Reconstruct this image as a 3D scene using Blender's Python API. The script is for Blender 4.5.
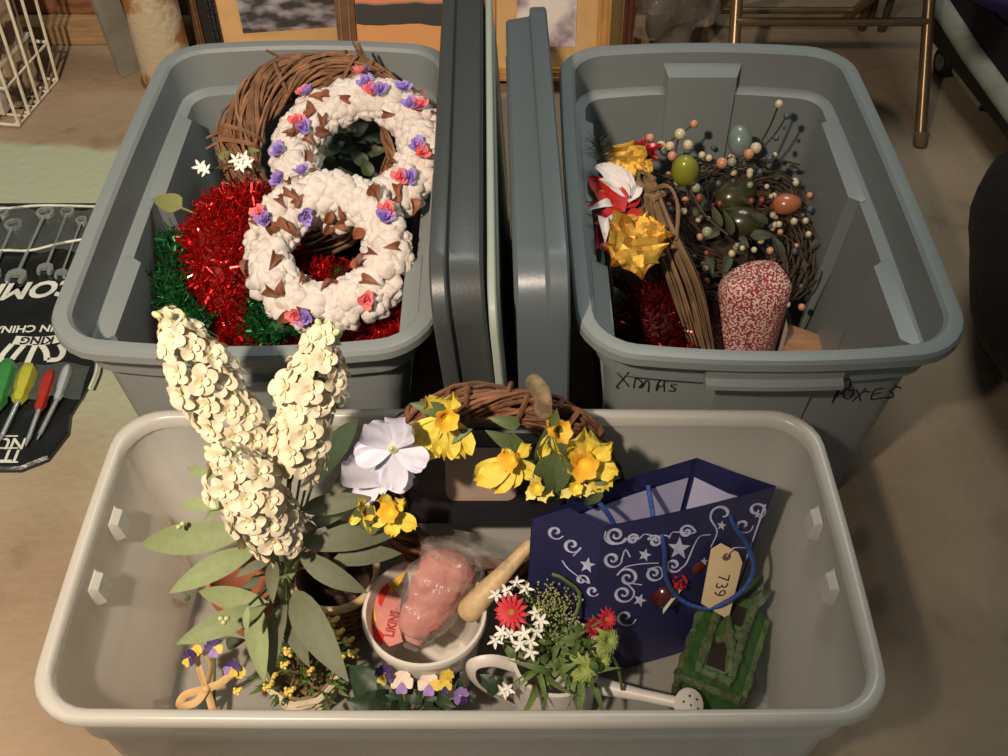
import bpy, math, random
from mathutils import Vector as V, Matrix as M, noise
from mathutils.bvhtree import BVHTree

# ------------------------------------------------------------------ camera, world, lights
for o in list(bpy.data.objects): bpy.data.objects.remove(o)
S = bpy.context.scene
COL = S.collection
PI = math.pi
FPX, PITCH, CAMH = 1050.0, math.radians(47), 1.40
cam = bpy.data.cameras.new('camera'); camo = bpy.data.objects.new('camera', cam); COL.objects.link(camo)
cam.sensor_width = 36; cam.lens = FPX/1008*36; cam.clip_start = .02
camo.location = (0, 0, CAMH); camo.rotation_euler = (PI/2-PITCH, 0, 0)
S.camera = camo
vs = S.view_settings
vs.view_transform = 'Standard'; vs.look = 'None'; vs.gamma = 1; vs.use_curve_mapping = False
vs.exposure = 0.0
wd = bpy.data.worlds.new('world'); S.world = wd; wd.use_nodes = True
wd.node_tree.nodes['Background'].inputs[0].default_value = (.80, .90, 1.0, 1)
wd.node_tree.nodes['Background'].inputs[1].default_value = .10

def area(name, loc, tgt, size, watts, col):
    l = bpy.data.lights.new(name, 'AREA'); l.shape = 'DISK'; l.size = size; l.energy = watts; l.color = col
    o = bpy.data.objects.new(name, l); COL.objects.link(o); o.location = loc
    o.rotation_euler = (V(tgt)-V(loc)).to_track_quat('-Z', 'Y').to_euler()
    return o
def spot(name, loc, tgt, r, watts, col, ang, blend):
    l = bpy.data.lights.new(name, 'SPOT'); l.shadow_soft_size = r; l.energy = watts; l.color = col; l.spot_size = math.radians(ang); l.spot_blend = blend
    o = bpy.data.objects.new(name, l); COL.objects.link(o); o.location = loc
    o.rotation_euler = (V(tgt)-V(loc)).to_track_quat('-Z', 'Y').to_euler()
    return o
spot('ceiling_bulb', (-.68, -.30, 2.1), (-.70, 1.34, .15), .05, 290, (1, .83, .66), 73, .95)
area('fluorescent_lamp', (.5, 2.2, 2.5), (.2, 1.3, 0), .9, 20, (.95, 1, .93))

# ------------------------------------------------------------------ helpers
def A(px, py, z):
    """point of the photograph's frame that lies at height z"""
    x = (px-504)/FPX; y = -(py-378)/FPX
    r = V((x, math.cos(PITCH)+y*math.sin(PITCH), -math.sin(PITCH)+y*math.cos(PITCH)))
    return V((0, 0, CAMH)) + r*((CAMH-z)/-r.z)
def AY(px, py, Y):
    x = (px-504)/FPX; y = -(py-378)/FPX
    r = V((x, math.cos(PITCH)+y*math.sin(PITCH), -math.sin(PITCH)+y*math.cos(PITCH)))
    return V((0, 0, CAMH)) + r*(Y/r.y)
R = random.Random(7)
def rv(): 
    while True:
        v = V((R.uniform(-1,1), R.uniform(-1,1), R.uniform(-1,1)))
        if .05 < v.length < 1: return v.normalized()
def s2l(c): return tuple(((x/255)/12.92 if x/255 <= .04045 else ((x/255+.055)/1.055)**2.4) for x in c)

MATS = {}
def mat(name, col, rough=.5, metal=0, var=.12, scale=30, bump=0, bscale=None, col2=None, rnd=.0, spec=.5, sss=0, alpha=1, emit=None, detail=4, stretch=None, lo=.35, hi=.65, coat=0, transl=0):
    if name in MATS: return MATS[name]
    m = bpy.data.materials.new(name); m.use_nodes = True
    nt = m.node_tree; N = nt.nodes; L = nt.links
    b = N['Principled BSDF']
    c = s2l(col); 
    if col2: a1, a2 = c, s2l(col2)
    else: a1, a2 = tuple(x*(1-var) for x in c), tuple(min(1, x*(1+var)) for x in c)
    tc = N.new('ShaderNodeTexCoord'); nz = N.new('ShaderNodeTexNoise')
    nz.inputs['Scale'].default_value = scale; nz.inputs['Detail'].default_value = detail
    if stretch:
        mp = N.new('ShaderNodeMapping'); mp.inputs['Scale'].default_value = stretch
        L.new(tc.outputs['Object'], mp.inputs[0]); L.new(mp.outputs[0], nz.inputs['Vector'])
    else: L.new(tc.outputs['Object'], nz.inputs['Vector'])
    cr = N.new('ShaderNodeValToRGB'); cr.color_ramp.elements[0].position = lo; cr.color_ramp.elements[1].position = hi
    cr.color_ramp.elements[0].color = (*a1, 1); cr.color_ramp.elements[1].color = (*a2, 1)
    L.new(nz.outputs['Fac'], cr.inputs[0])
    out = cr.outputs[0]
    if rnd:
        oi = N.new('ShaderNodeObjectInfo'); mr = N.new('ShaderNodeMapRange')
        mr.inputs['To Min'].default_value = 1-rnd; mr.inputs['To Max'].default_value = 1+rnd
        L.new(oi.outputs['Random'], mr.inputs['Value'])
        hs = N.new('ShaderNodeHueSaturation'); L.new(mr.outputs[0], hs.inputs['Value']); L.new(out, hs.inputs['Color']); out = hs.outputs[0]
    L.new(out, b.inputs['Base Color'])
    b.inputs['Roughness'].default_value = rough; b.inputs['Metallic'].default_value = metal
    b.inputs['Specular IOR Level'].default_value = spec
    if sss: b.inputs['Subsurface Weight'].default_value = sss; b.inputs['Subsurface Radius'].default_value = (.01,.008,.005)
    if coat: b.inputs['Coat Weight'].default_value = coat; b.inputs['Coat Roughness'].default_value = .12
    if bump:
        bp = N.new('ShaderNodeBump'); bp.inputs['Strength'].default_value = bump; bp.inputs['Distance'].default_value = .01
        n2 = N.new('ShaderNodeTexNoise'); n2.inputs['Scale'].default_value = bscale or scale*2; n2.inputs['Detail'].default_value = 5
        L.new((mp.outputs[0] if stretch else tc.outputs['Object']), n2.inputs['Vector'])
        L.new(n2.outputs['Fac'], bp.inputs['Height']); L.new(bp.outputs[0], b.inputs['Normal'])
    if transl:
        tl = N.new('ShaderNodeBsdfTranslucent'); L.new(out, tl.inputs['Color'])
        mx = N.new('ShaderNodeMixShader'); mx.inputs[0].default_value = transl
        L.new(b.outputs[0], mx.inputs[1]); L.new(tl.outputs[0], mx.inputs[2]); L.new(mx.outputs[0], N['Material Output'].inputs[0])
    if alpha < 1:
        tr = N.new('ShaderNodeBsdfTransparent'); mx = N.new('ShaderNodeMixShader'); mx.inputs[0].default_value = alpha
        src = N['Material Output'].inputs[0].links[0].from_socket
        L.new(tr.outputs[0], mx.inputs[1]); L.new(src, mx.inputs[2]); L.new(mx.outputs[0], N['Material Output'].inputs[0])
    MATS[name] = m
    return m

WM = {}
def tag(o, label=None, cat=None, group=None, kind=None):
    if label: o['label'] = label
    if cat: o['category'] = cat
    if group: o['group'] = group
    if kind: o['kind'] = kind
    return o
def place(name, data, parent=None, mw=None):
    """link an object whose world matrix is mw"""
    o = bpy.data.objects.new(name, data); COL.objects.link(o)
    mw = mw or M.Identity(4)
    if parent:
        o.parent = parent; o.matrix_local = WM[parent.name].inverted() @ mw
    else: o.matrix_local = mw
    WM[o.name] = mw
    return o
def thing(name, loc, label, cat, group=None):
    return tag(place(name, None, None, M.Translation(V(loc))), label, cat, group)

class MB:
    def __init__(s): s.v = []; s.f = []
    def add(s, vs_, fs):
        k = len(s.v); s.v += [V(p) for p in vs_]; s.f += [tuple(i+k for i in f) for f in fs]; return s
    def tube(s, pts, r, n=7, closed=False, caps=True, flat=1.0):
        pts = [V(p) for p in pts]; m = len(pts)
        rr = r if isinstance(r, (list, tuple)) else [r]*m
        T = []
        for i in range(m):
            a = pts[(i-1) % m] if (closed or i > 0) else pts[i]; b = pts[(i+1) % m] if (closed or i < m-1) else pts[i]
            d = b-a; T.append(d.normalized() if d.length > 1e-9 else V((0,0,1)))
        u = T[0].orthogonal().normalized(); vs_ = []
        for i in range(m):
            u = (u - T[i]*u.dot(T[i])); u = u.normalized() if u.length > 1e-6 else T[i].orthogonal().normalized()
            w = T[i].cross(u)
            for k in range(n):
                a = 2*PI*k/n; vs_.append(pts[i] + (u*math.cos(a) + w*math.sin(a)*flat)*rr[i])
        fs = []
        for i in range(m if closed else m-1):
            j = (i+1) % m
            for k in range(n):
                l = (k+1) % n; fs.append((i*n+k, i*n+l, j*n+l, j*n+k))
        if caps and not closed:
            fs.append(tuple(range(n))[::-1]); fs.append(tuple((m-1)*n+k for k in range(n)))
        return s.add(vs_, fs)
    def box(s, c, size, mx=None):
        x, y, z = [a/2 for a in size]; c = V(c)
        P = [V((i*x, j*y, k*z)) for k in (-1,1) for i, j in ((-1,-1),(1,-1),(1,1),(-1,1))]
        P = [c + ((mx @ p) if mx else p) for p in P]
        return s.add(P, [(3,2,1,0),(4,5,6,7),(0,1,5,4),(1,2,6,5),(2,3,7,6),(3,0,4,7)])
    def loft(s, secs, caps=(True, True), closed=True):
        n = len(secs[0]); vs_ = [p for c in secs for p in c]; fs = []
        for i in range(len(secs)-1):
            for k in range(n if closed else n-1):
                l = (k+1) % n; fs.append((i*n+k, i*n+l, (i+1)*n+l, (i+1)*n+k))
        if caps[0]: fs.append(tuple(range(n))[::-1])
        if caps[1]: fs.append(tuple((len(secs)-1)*n+k for k in range(n)))
        return s.add(vs_, fs)
    def lathe(s, prof, n=28, mx=None, c=(0,0,0), caps=(True, True)):
        c = V(c); secs = []
        for r, z in prof:
            ring = [V((r*math.cos(2*PI*k/n), r*math.sin(2*PI*k/n), z)) for k in range(n)]
            secs.append([c+((mx @ p) if mx else p) for p in ring])
        return s.loft(secs, caps)
    def ell(s, c, rad, nu=12, nv=8, mx=None, amp=0, freq=20, seed=0):
        c = V(c); secs = []
        for j in range(nv+1):
            t = PI*j/nv; t = max(.03, min(PI-.03, t)); ring = []
            for k in range(nu):
                a = 2*PI*k/nu
                p = V((math.sin(t)*math.cos(a)*rad[0], math.sin(t)*math.sin(a)*rad[1], -math.cos(t)*rad[2]))
                if amp: p *= 1+amp*noise.noise((p*freq)+V((seed*3.1, seed*1.7, 0)))
                ring.append(c+((mx @ p) if mx else p))
            secs.append(ring)
        return s.loft(secs)
    def grid(s, fn, nu, nv):
        vs_ = [fn(i/nu, j/nv) for j in range(nv+1) for i in range(nu+1)]
        return s.add(vs_, [(j*(nu+1)+i, j*(nu+1)+i+1, (j+1)*(nu+1)+i+1, (j+1)*(nu+1)+i) for j in range(nv) for i in range(nu)])
    def ribbon(s, pts, w, nrm):
        pts = [V(p) for p in pts]; vs_ = []
        for i, p in enumerate(pts):
            d = (pts[min(i+1, len(pts)-1)]-pts[max(i-1, 0)]).normalized(); q = d.cross(V(nrm)).normalized()
            ww = w[i] if isinstance(w, (list, tuple)) else w
            vs_ += [p-q*ww/2, p+q*ww/2]
        return s.add(vs_, [(2*i, 2*i+1, 2*i+3, 2*i+2) for i in range(len(pts)-1)])
    def xf(s, mx): s.v = [mx @ p for p in s.v]; return s
    def mesh(s, name, m, smooth=True):
        me = bpy.data.meshes.new(name); me.from_pydata([tuple(p) for p in s.v], [], s.f); me.materials.append(m)
        if smooth: 
            me.polygons.foreach_set('use_smooth', [True]*len(me.polygons))
            try: me.set_sharp_from_angle(angle=math.radians(smooth if smooth > 1 else 50))
            except Exception: pass
        me.update(); return me
    def build(s, name, m, parent=None, smooth=True, base=None, label=None, cat=None, group=None, kind=None):
        """vertices are world coordinates; local frame = parent's or the object's own base point"""
        if parent: mw = WM[parent.name]
        else:
            if base is None:
                xs = [p.x for p in s.v]; ys = [p.y for p in s.v]; zs = [p.z for p in s.v]
                base = V(((min(xs)+max(xs))/2, (min(ys)+max(ys))/2, min(zs)))
            mw = M.Translation(V(base))
        inv = mw.inverted(); s.v = [inv @ p for p in s.v]
        return tag(place(name, s.mesh(name, m, smooth), parent, mw), label, cat, group, kind)

def orient(pos, nrm, roll=0.0, sc=1.0, up=None):
    """matrix with local +Z along nrm"""
    n = V(nrm).normalized(); u = V(up) if up else V((0,0,1))
    u = u - n*u.dot(n)
    u = u.normalized() if u.length > 1e-4 else n.orthogonal().normalized()
    x = u.cross(n)
    m = M((( x.x, u.x, n.x), (x.y, u.y, n.y), (x.z, u.z, n.z))).to_4x4()
    return M.Translation(V(pos)) @ m @ M.Rotation(roll, 4, 'Z') @ M.Scale(sc, 4)
def along(p0, p1, nrm, sc=1.0):
    """matrix: local +Y runs p0->p1, local +Z near nrm, scaled to the length"""
    p0, p1 = V(p0), V(p1); y = (p1-p0); L = y.length; y = y/L
    z = V(nrm) - y*V(nrm).dot(y); z = z.normalized() if z.length > 1e-4 else y.orthogonal().normalized()
    x = y.cross(z)
    m = M(((x.x, y.x, z.x), (x.y, y.y, z.y), (x.z, y.z, z.z))).to_4x4()
    return M.Translation(p0) @ m @ M.Scale(L*sc, 4)
def leafmesh(name, m, w=.35, curl=.25, fold=.15, pw=.55, pt=1.0, ruf=0, nu=4, nv=8, tw=0):
    """unit-length leaf along +Y, facing +Z"""
    def fn(i, t):
        a = 2*i-1; prof = (math.sin(PI*min(1, t**pw))**.8 if t < 1 else 0)*(1-t**8*(1-pt)*0)
        half = w/2*max(.02, prof)
        x = a*half; z = curl*(t*(1-t)*2-.6*t*t)+fold*abs(a)*half*1.4+ruf*math.sin(t*19+a*2)*abs(a)*half
        return V((x*math.cos(tw*t)-0, t, z+x*math.sin(tw*t)))
    return MB().grid(fn, nu, nv).mesh(name, m)
def petalmesh(name, m, w=.8, cup=.2, ruf=.05, notch=0, tipw=.5, nu=4, nv=5, back=0, freq=14):
    """unit-length broad petal along +Y"""
    def fn(i, t):
        a = 2*i-1; half = w/2*(.16+.84*math.sin(PI*.5*min(1, t/.75))) * (1 if t < .75 else math.sqrt(max(0, 1-((t-.75)/.25)**2*(1-tipw*tipw))))
        tt = t - notch*(1-abs(a))*t*t - (1-tipw)*.25*a*a*t*t
        z = cup*(t*t*.6 + a*a*.25*t) - back*t*t + ruf*t*math.sin(a*freq*.5+t*5+a*a*3)
        return V((a*half, tt, z))
    return MB().grid(fn, nu, nv).mesh(name, m)
def ringbasis(n, up=V((0,0,1))):
    n = V(n).normalized(); v = (up-n*up.dot(n)).normalized(); return v.cross(n), v, n
_txt = {}
def text_verts(s, size, bold=0.0):
    cu = bpy.data.curves.new('t', 'FONT'); cu.body = s; cu.size = size; cu.align_x = 'CENTER'; cu.align_y = 'CENTER'; cu.offset = bold
    cu.resolution_u = 3
    o = bpy.data.objects.new('t', cu); COL.objects.link(o)
    dg = bpy.context.evaluated_depsgraph_get(); me = o.evaluated_get(dg).to_mesh()
    v = [p.co.copy() for p in me.vertices]; f = [tuple(p.vertices) for p in me.polygons]
    bpy.data.objects.remove(o); bpy.data.curves.remove(cu)
    return v, f
def bez(P, n=16):
    """Catmull-Rom through P"""
    P = [V(p) for p in P]; out = []
    Q = [P[0]*2-P[1]] + P + [P[-1]*2-P[-2]]
    k = max(2, n//(len(P)-1))
    for i in range(len(P)-1):
        a, b, c, d = Q[i:i+4]
        for j in range(k):
            t = j/k; out.append(.5*((2*b)+(c-a)*t+(2*a-5*b+4*c-d)*t*t+(3*b-a-3*c+d)*t**3))
    out.append(P[-1]); return out

# ------------------------------------------------------------------ setting
def floor_mat():
    m = mat('concrete', (158, 136, 110), rough=.75, scale=3.2, var=.20, bump=.3, bscale=45, lo=.3, hi=.7, detail=12)
    nt = m.node_tree; N = nt.nodes; L = nt.links; b = N['Principled BSDF']
    base = b.inputs['Base Color'].links[0].from_socket
    tc = N.new('ShaderNodeTexCoord'); sp = N.new('ShaderNodeSeparateXYZ'); L.new(tc.outputs['Object'], sp.inputs[0])
    def mr(sock, a, b_, lo=0, hi=1):
        k = N.new('ShaderNodeMapRange'); k.interpolation_type = 'SMOOTHSTEP'
        for i, v in zip(('From Min', 'From Max', 'To Min', 'To Max'), (a, b_, lo, hi)): k.inputs[i].default_value = v
        L.new(sock, k.inputs['Value']); return k.outputs[0]
    def mt(op, a, b_):
        k = N.new('ShaderNodeMath'); k.operation = op
        for i, v in enumerate((a, b_)):
            if isinstance(v, (int, float)): k.inputs[i].default_value = v
            else: L.new(v, k.inputs[i])
        return k.outputs[0]
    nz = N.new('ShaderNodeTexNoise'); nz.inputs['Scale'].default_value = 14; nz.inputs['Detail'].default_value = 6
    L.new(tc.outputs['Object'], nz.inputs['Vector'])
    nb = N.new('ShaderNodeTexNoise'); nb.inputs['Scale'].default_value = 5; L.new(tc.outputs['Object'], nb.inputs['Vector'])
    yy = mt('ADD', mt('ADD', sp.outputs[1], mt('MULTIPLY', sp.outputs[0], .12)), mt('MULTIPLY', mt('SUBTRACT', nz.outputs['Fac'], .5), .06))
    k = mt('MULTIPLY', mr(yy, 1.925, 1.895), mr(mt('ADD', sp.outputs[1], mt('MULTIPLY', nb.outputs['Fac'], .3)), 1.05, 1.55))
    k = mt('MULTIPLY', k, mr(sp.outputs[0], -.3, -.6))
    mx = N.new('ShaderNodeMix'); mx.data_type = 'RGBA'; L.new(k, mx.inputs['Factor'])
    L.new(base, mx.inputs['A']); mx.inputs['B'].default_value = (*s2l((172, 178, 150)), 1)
    # dark specks and stains
    vo = N.new('ShaderNodeTexNoise'); vo.inputs['Scale'].default_value = 7; vo.inputs['Detail'].default_value = 9
    L.new(tc.outputs['Object'], vo.inputs['Vector'])
    st = mr(vo.outputs['Fac'], .60, .74, 0, .35)
    m2 = N.new('ShaderNodeMix'); m2.data_type = 'RGBA'; L.new(st, m2.inputs['Factor']); L.new(mx.outputs['Result'], m2.inputs['A'])
    m2.inputs['B'].default_value = (*s2l((70, 58, 46)), 1)
    sk = N.new('ShaderNodeTexNoise'); sk.inputs['Scale'].default_value = 46; sk.inputs['Detail'].default_value = 3
    L.new(tc.outputs['Object'], sk.inputs['Vector']); m3 = N.new('ShaderNodeMix'); m3.data_type = 'RGBA'
    L.new(mr(sk.outputs['Fac'], .735, .76, 0, .7), m3.inputs['Factor']); L.new(m2.outputs['Result'], m3.inputs['A']); m3.inputs['B'].default_value = (*s2l((60, 48, 38)), 1)
    L.new(m3.outputs['Result'], b.inputs['Base Color'])
    return m
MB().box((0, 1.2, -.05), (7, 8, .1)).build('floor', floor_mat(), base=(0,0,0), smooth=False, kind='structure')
MB().box((0, 3.7, 1.2), (7, .1, 2.5)).build('wall_back', mat('block_wall', (120, 108, 92), rough=.9, bump=.3, bscale=40), smooth=False, kind='structure')

# plank wall at the rear left
wood_d = mat('plank_wood', (128, 84, 54), rough=.7, scale=6, stretch=(2, 14, 14), var=.3, bump=.15, rnd=.2)
wood_l = mat('sill_wood', (168, 132, 92), rough=.7, scale=6, stretch=(2, 14, 14), var=.18, bump=.1)
wr = MB().box((-.75, 2.60, .5), (2.6, .04, 1.0)).build('wall_rear', mat('dark_boarding', (60, 42, 30), rough=.8), smooth=False, kind='structure')
zz = .0
for i, h in enumerate((.055, .10, .10, .10, .10, .10)):
    MB().box((-.75, 2.56-.012*(i == 0)*3, zz+h/2), (2.55, .034+.05*(i == 0), h-.006)).build('plank', wood_l if i == 0 else wood_d, wr, smooth=False)
    zz += h

# ------------------------------------------------------------------ totes
def section(W, L, r, bw, bl, z, n=6, e=8):
    """rounded rectangle with bowed sides, counter-clockwise"""
    P = []; cx, cy = W/2-r, L/2-r
    for qx, qy, a0 in ((1,-1,-PI/2), (1,1,0), (-1,1,PI/2), (-1,-1,PI)):
        for k in range(n+1):
            a = a0+PI/2*k/n; P.append((qx*cx+r*math.cos(a), qy*cy+r*math.sin(a)))
        nx = {(1,-1):(cx+r, cy, 1), (1,1):(-cx, cy+r, 0), (-1,1):(-cx-r, -cy, 1), (-1,-1):(cx, -cy-r, 0)}[(qx,qy)]
        x0, y0 = P[-1]
        for k in range(1, e):
            t = k/e; P.append((x0+(nx[0]-x0)*t, y0+(nx[1]-y0)*t))
    out = []
    for x, y in P:
        u, v = 2*x/W, 2*y/L
        out.append(V((x+bw*(1-v*v)*u, y+bl*(1-u*u)*v, z)))
    return out
def shell(prof, W, L, r, bw, bl, c):
    secs = []
    for d, z in prof:
        secs.append([V(c)+p for p in section(W-2*d, L-2*d, max(.032, r-d*.9), bw, bl, z)])
    return MB().loft(secs, (True, True))
GW, GL, GH, GR, GBW, GBL = .522, .765, .42, .074, .006, .022
gray = mat('gray_tote_plastic', (128, 134, 133), rough=.42, scale=3, var=.03, bump=.02, bscale=300, spec=.45)
GPROF = [(.085,0),(.074,.004),(.070,.014),(.044,.338),(.030,.346),(.025,.385),(.025,.398),(.003,.398),(0,.402),(0,.414),(.003,.4195),(.008,.4205),(.021,.4195),(.026,.414),(.031,.350),(.048,.342),(.074,.016),(.080,.010)]
def front_y(cy, x, d):   # local x
    L = GL-2*d; W = GW-2*d
    return cy - L/2 - GBL*(1-(2*x/W)**2)
def gray_tote(c, rz, label):
    t = thing('storage_tote', (c[0], c[1], 0), label, 'storage tote', 'grey storage totes')
    o = (c[0], c[1], 0)
    shell(GPROF, GW, GL, GR, GBW, GBL, o).build('tub', gray, t, smooth=28)
    for s in (-1, 1):      # grip under each end rim, outside
        def prof(x):
            yy = lambda d: V((c[0]+x, c[1]+s*(-(front_y(0, x, d))), 0))
            q = []
            for d, z in ((.026,.400),(.010,.398),(.012,.374),(.002,.370),(.002,.362),(.028,.356)):
                p = yy(d); p.z = z; q.append(p)
            return q
        secs = [prof(-.092+.184*k/10) for k in range(11)]
        MB().loft(secs).build('handle', gray, t, smooth=30)
        # moulded pocket on the inside of the end wall
        def q(x, d, z):
            p = V((c[0]+x, c[1]+s*(-(front_y(0, x, d))), z)); return p
        mb = MB(); secs = []
        for z, dd, w in ((.395,.027,.078),(.378,.050,.068),(.352,.054,.068),(.10,.078,.064)):
            qd = .0275 if z > .36 else (.034 if z > .3 else .066); secs.append([q(-w, qd, z), q(-w+.006, dd, z), q(w-.006, dd, z), q(w, qd, z)])
        mb.loft(secs); mb.build('handle_pocket', gray, t, smooth=30)
    for s in (-1, 1):      # moulded panels with a top ledge along the inside of the long walls
        for y0, y1 in ((-.30, -.115), (.03, .27)):
            secs = []
            for y, k in ((y0, 0), (y0+.014, 1), (y1-.014, 1), (y1, 0)):
                x = c[0]+s*(GW/2)
                secs.append([V((x-s*.0335, c[1]+y, .3485)), V((x-s*(.040+.018*k), c[1]+y, .3445)), V((x-s*(.050+.018*k), c[1]+y, .22)), V((x-s*.074, c[1]+y, .04))])
            MB().loft(secs).build('wall_rib', gray, t, smooth=30)
    return t
LT = (-.353, 1.355); RT = (.361, 1.346)
left_tote = gray_tote(LT, 0, 'open grey tote filled with cotton, tinsel and vine wreaths')
right_tote = gray_tote(RT, 0, 'open grey tote with XMAS BOXES hand-written on its end')

# handwriting on the right tote
_tub = [o for o in right_tote.children if o.name.startswith('tub')][0].data
_bv = BVHTree.FromPolygons([v.co+V((RT[0], RT[1], 0)) for v in _tub.vertices], [tuple(p.vertices) for p in _tub.polygons])
def on_front(px, py):
    o = V((0, 0, CAMH)); d = (A(px, py, 0)-o).normalized(); h = _bv.ray_cast(o, d)
    if h[0] is None: h = (AY(px, py, .985),)
    return h[0]-d*.0004
ink = mat('black_marker', (26, 25, 26), rough=.6)
def strokes(parent, name, lst, org, sc, w):
    mb = MB()
    for s in lst:
        pts = [V((org[0]+x/sc, org[1]+y/sc, 0)) for x, y in s]
        pts = bez(pts, 4*(len(pts)-1)) if len(pts) > 2 else [pts[0].lerp(pts[1], k/4) for k in range(5)]
        mb.tube([on_front(p.x, p.y) for p in pts], w, 6)
    mb.build(name, ink, parent)
strokes(right_tote, 'handwritten_xmas', [[(90,155),(165,240),(240,330)], [(235,155),(165,240),(90,330),(92,350),(120,350)],
    [(300,348),(312,280),(330,225),(350,235),(410,290),(365,345),(410,335),(450,265),(485,268),(492,330),(480,400)],
    [(582,385),(598,310),(640,250),(678,252),(682,320),(684,395)], [(592,345),(680,322)], [(588,380),(610,300),(600,370)],
    [(842,312),(790,306),(770,330),(815,355),(820,382),(790,392),(738,384)]], (610,360), 12.6, .00125)
strokes(right_tote, 'handwritten_boxes', [[(272,150),(225,240),(183,340)], [(190,332),(240,230),(300,130),(345,98),(368,125),(355,180),(265,250)], [(205,310),(255,200),(240,270)],
    [(320,200),(298,240),(310,292),(360,292),(400,225),(345,208)], [(410,215),(350,215)], [(522,190),(460,260),(388,322)], [(425,205),(450,250),(468,322)],
    [(450,250),(520,225),(560,232)], [(692,195),(610,212),(578,300),(640,298),(695,290)], [(600,252),(680,236)],
    [(876,192),(830,182),(780,205),(765,230),(800,250),(790,280),(750,295),(708,282)]], (814,369), 10.08, .00125)

# clear tote
clear = mat('clear_tote_plastic', (224, 222, 214), rough=.32, scale=2, var=.02, alpha=.56, transl=.45, spec=.6, bump=.02, bscale=200)
clear_rim = mat('clear_tote_rim_plastic', (232, 229, 220), rough=.28, scale=2, var=.02, alpha=.75, transl=.4, spec=.6)
CW, CL, CC = .930, .438, (-.048, .712)
ct = thing('clear_storage_tote', (CC[0], CC[1], 0), 'open translucent plastic tote full of artificial flowers and a gift bag', 'storage tote')
def csec(prof, name, m):
    return shell(prof, CW, CL, .060, .004, .003, (CC[0], CC[1], 0)).build(name, m, ct)
csec([(.055,0),(.048,.003),(.046,.012),(.030,.235),(.022,.243),(.0125,.322),(.0155,.322),(.025,.246),(.033,.238),(.049,.014),(.054,.006)], 'tub', clear)
_s = [[V((CC[0], CC[1], 0))+p for p in section(CW-2*d, CL-2*d, .06-d*.5, .004, .003, z)] for d, z in ((.0125,.322),(.002,.322),(0,.325),(0,.336),(.002,.340),(.007,.3415),(.013,.340),(.016,.336),(.0165,.322),(.0125,.322))]
MB().loft(_s, (False, False)).build('rim', clear_rim, ct)
for s in (-1, 1):
    for y in (.778, .684):
        x = CC[0]+s*(CW/2-.0165)
        secs = [[V((x, y-.016, z0)), V((x-s*w, y-.012, z0)), V((x-s*w, y+.012, z0)), V((x, y+.016, z0))] for z0, w in ((.276,.008),(.280,.014),(.306,.010),(.311,.002))]
        MB().loft(secs).build('latch_tab', clear_rim, ct, smooth=30)

# ------------------------------------------------------------------ the three lids standing in the gap
def lid(name, m, cx, y0, y1, H, flange_side, lean, label, tf=.026, td=.046, rz=0):
    """standing on its long edge; flange (wider) towards flange_side, raised deck on the other side"""
    L = y1-y0; mx = M.Translation(V((cx, (y0+y1)/2, 0))) @ M.Rotation(rz, 4, 'Z') @ M.Rotation(lean, 4, 'Y')
    s = flange_side
    # local: section plane is (y, z) ; thickness along x
    def sec(d, x): return [V((s*x, p.y, p.x+H/2)) for p in section(H-2*d, L-2*d, .075-d*.4, .0, .004, 0, 6, 6)]
    prof = [(.016, tf+.0), (.003, tf), (0, tf-.003), (0, .003), (.002, 0), (.010, 0), (.0125, -.003), (.016, -td+.004), (.020, -td), (.034, -td), (.040, -td+.006)]
    secs = [sec(d, x) for d, x in prof]
    if s < 0: secs = [q[::-1] for q in secs]
    mb = MB().loft(secs).xf(mx)
    o = thing(name, (cx, (y0+y1)/2, 0), label, 'lid')
    mb.build('panel', m, o, smooth=35)
    rb = MB()
    rb.loft([[(mx @ p) for p in sec(d, x)] for d, x in ((.062,-td+.004),(.066,-td-.002),(.080,-td-.002),(.084,-td+.004))], (False, False))
    rb.build('raised_ridge', m, o, smooth=35)
    return o
dgray = mat('dark_gray_lid_plastic', (64, 67, 67), rough=.38, scale=3, var=.04, bump=.03, bscale=200)
dgray2 = mat('blue_gray_lid_plastic', (88, 97, 101), rough=.36, scale=3, var=.04, bump=.03, bscale=200)
lid('tote_lid', dgray, -.041, .978, 1.86, .520, -1, math.radians(-4.4), 'dark grey tote lid standing on edge against the tote of wreaths', tf=.022, td=.046, rz=math.radians(.8))
lid('tote_lid', dgray2, .066, .985, 1.735, .525, 1, math.radians(-1.8), 'blue-grey tote lid standing on edge next to the XMAS BOXES tote', tf=.028, td=.042, rz=math.radians(1.0))
cl = thing('translucent_tote_cover', (-.012, 1.4, 0), 'translucent greenish cover squeezed between the two grey lids', 'lid')
_m = mat('clear_lid_plastic', (205, 214, 200), rough=.3, scale=2, var=.03, alpha=.8, transl=.3)
_r = M.Translation(V((.0115, 1.40, 0))) @ M.Rotation(math.radians(.9), 4, 'Z') @ M.Rotation(math.radians(-3.9), 4, 'Y')
def clsec(d, x): return [_r @ V((x, p.y, p.x+.245)) for p in section(.49-2*d, .86-2*d, .05, 0, .003, 0, 6, 6)]
MB().loft([clsec(d, x) for d, x in ((.012,-.006),(.002,-.006),(0,-.004),(0,.003),(.002,.005),(.012,.005))]).build('panel', _m, cl, smooth=35)
MB().loft([clsec(d, x) for d, x in ((.03,.005),(.034,.008),(.044,.008),(.048,.005))], (False, False)).build('rim_ridge', _m, cl, smooth=35)

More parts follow.
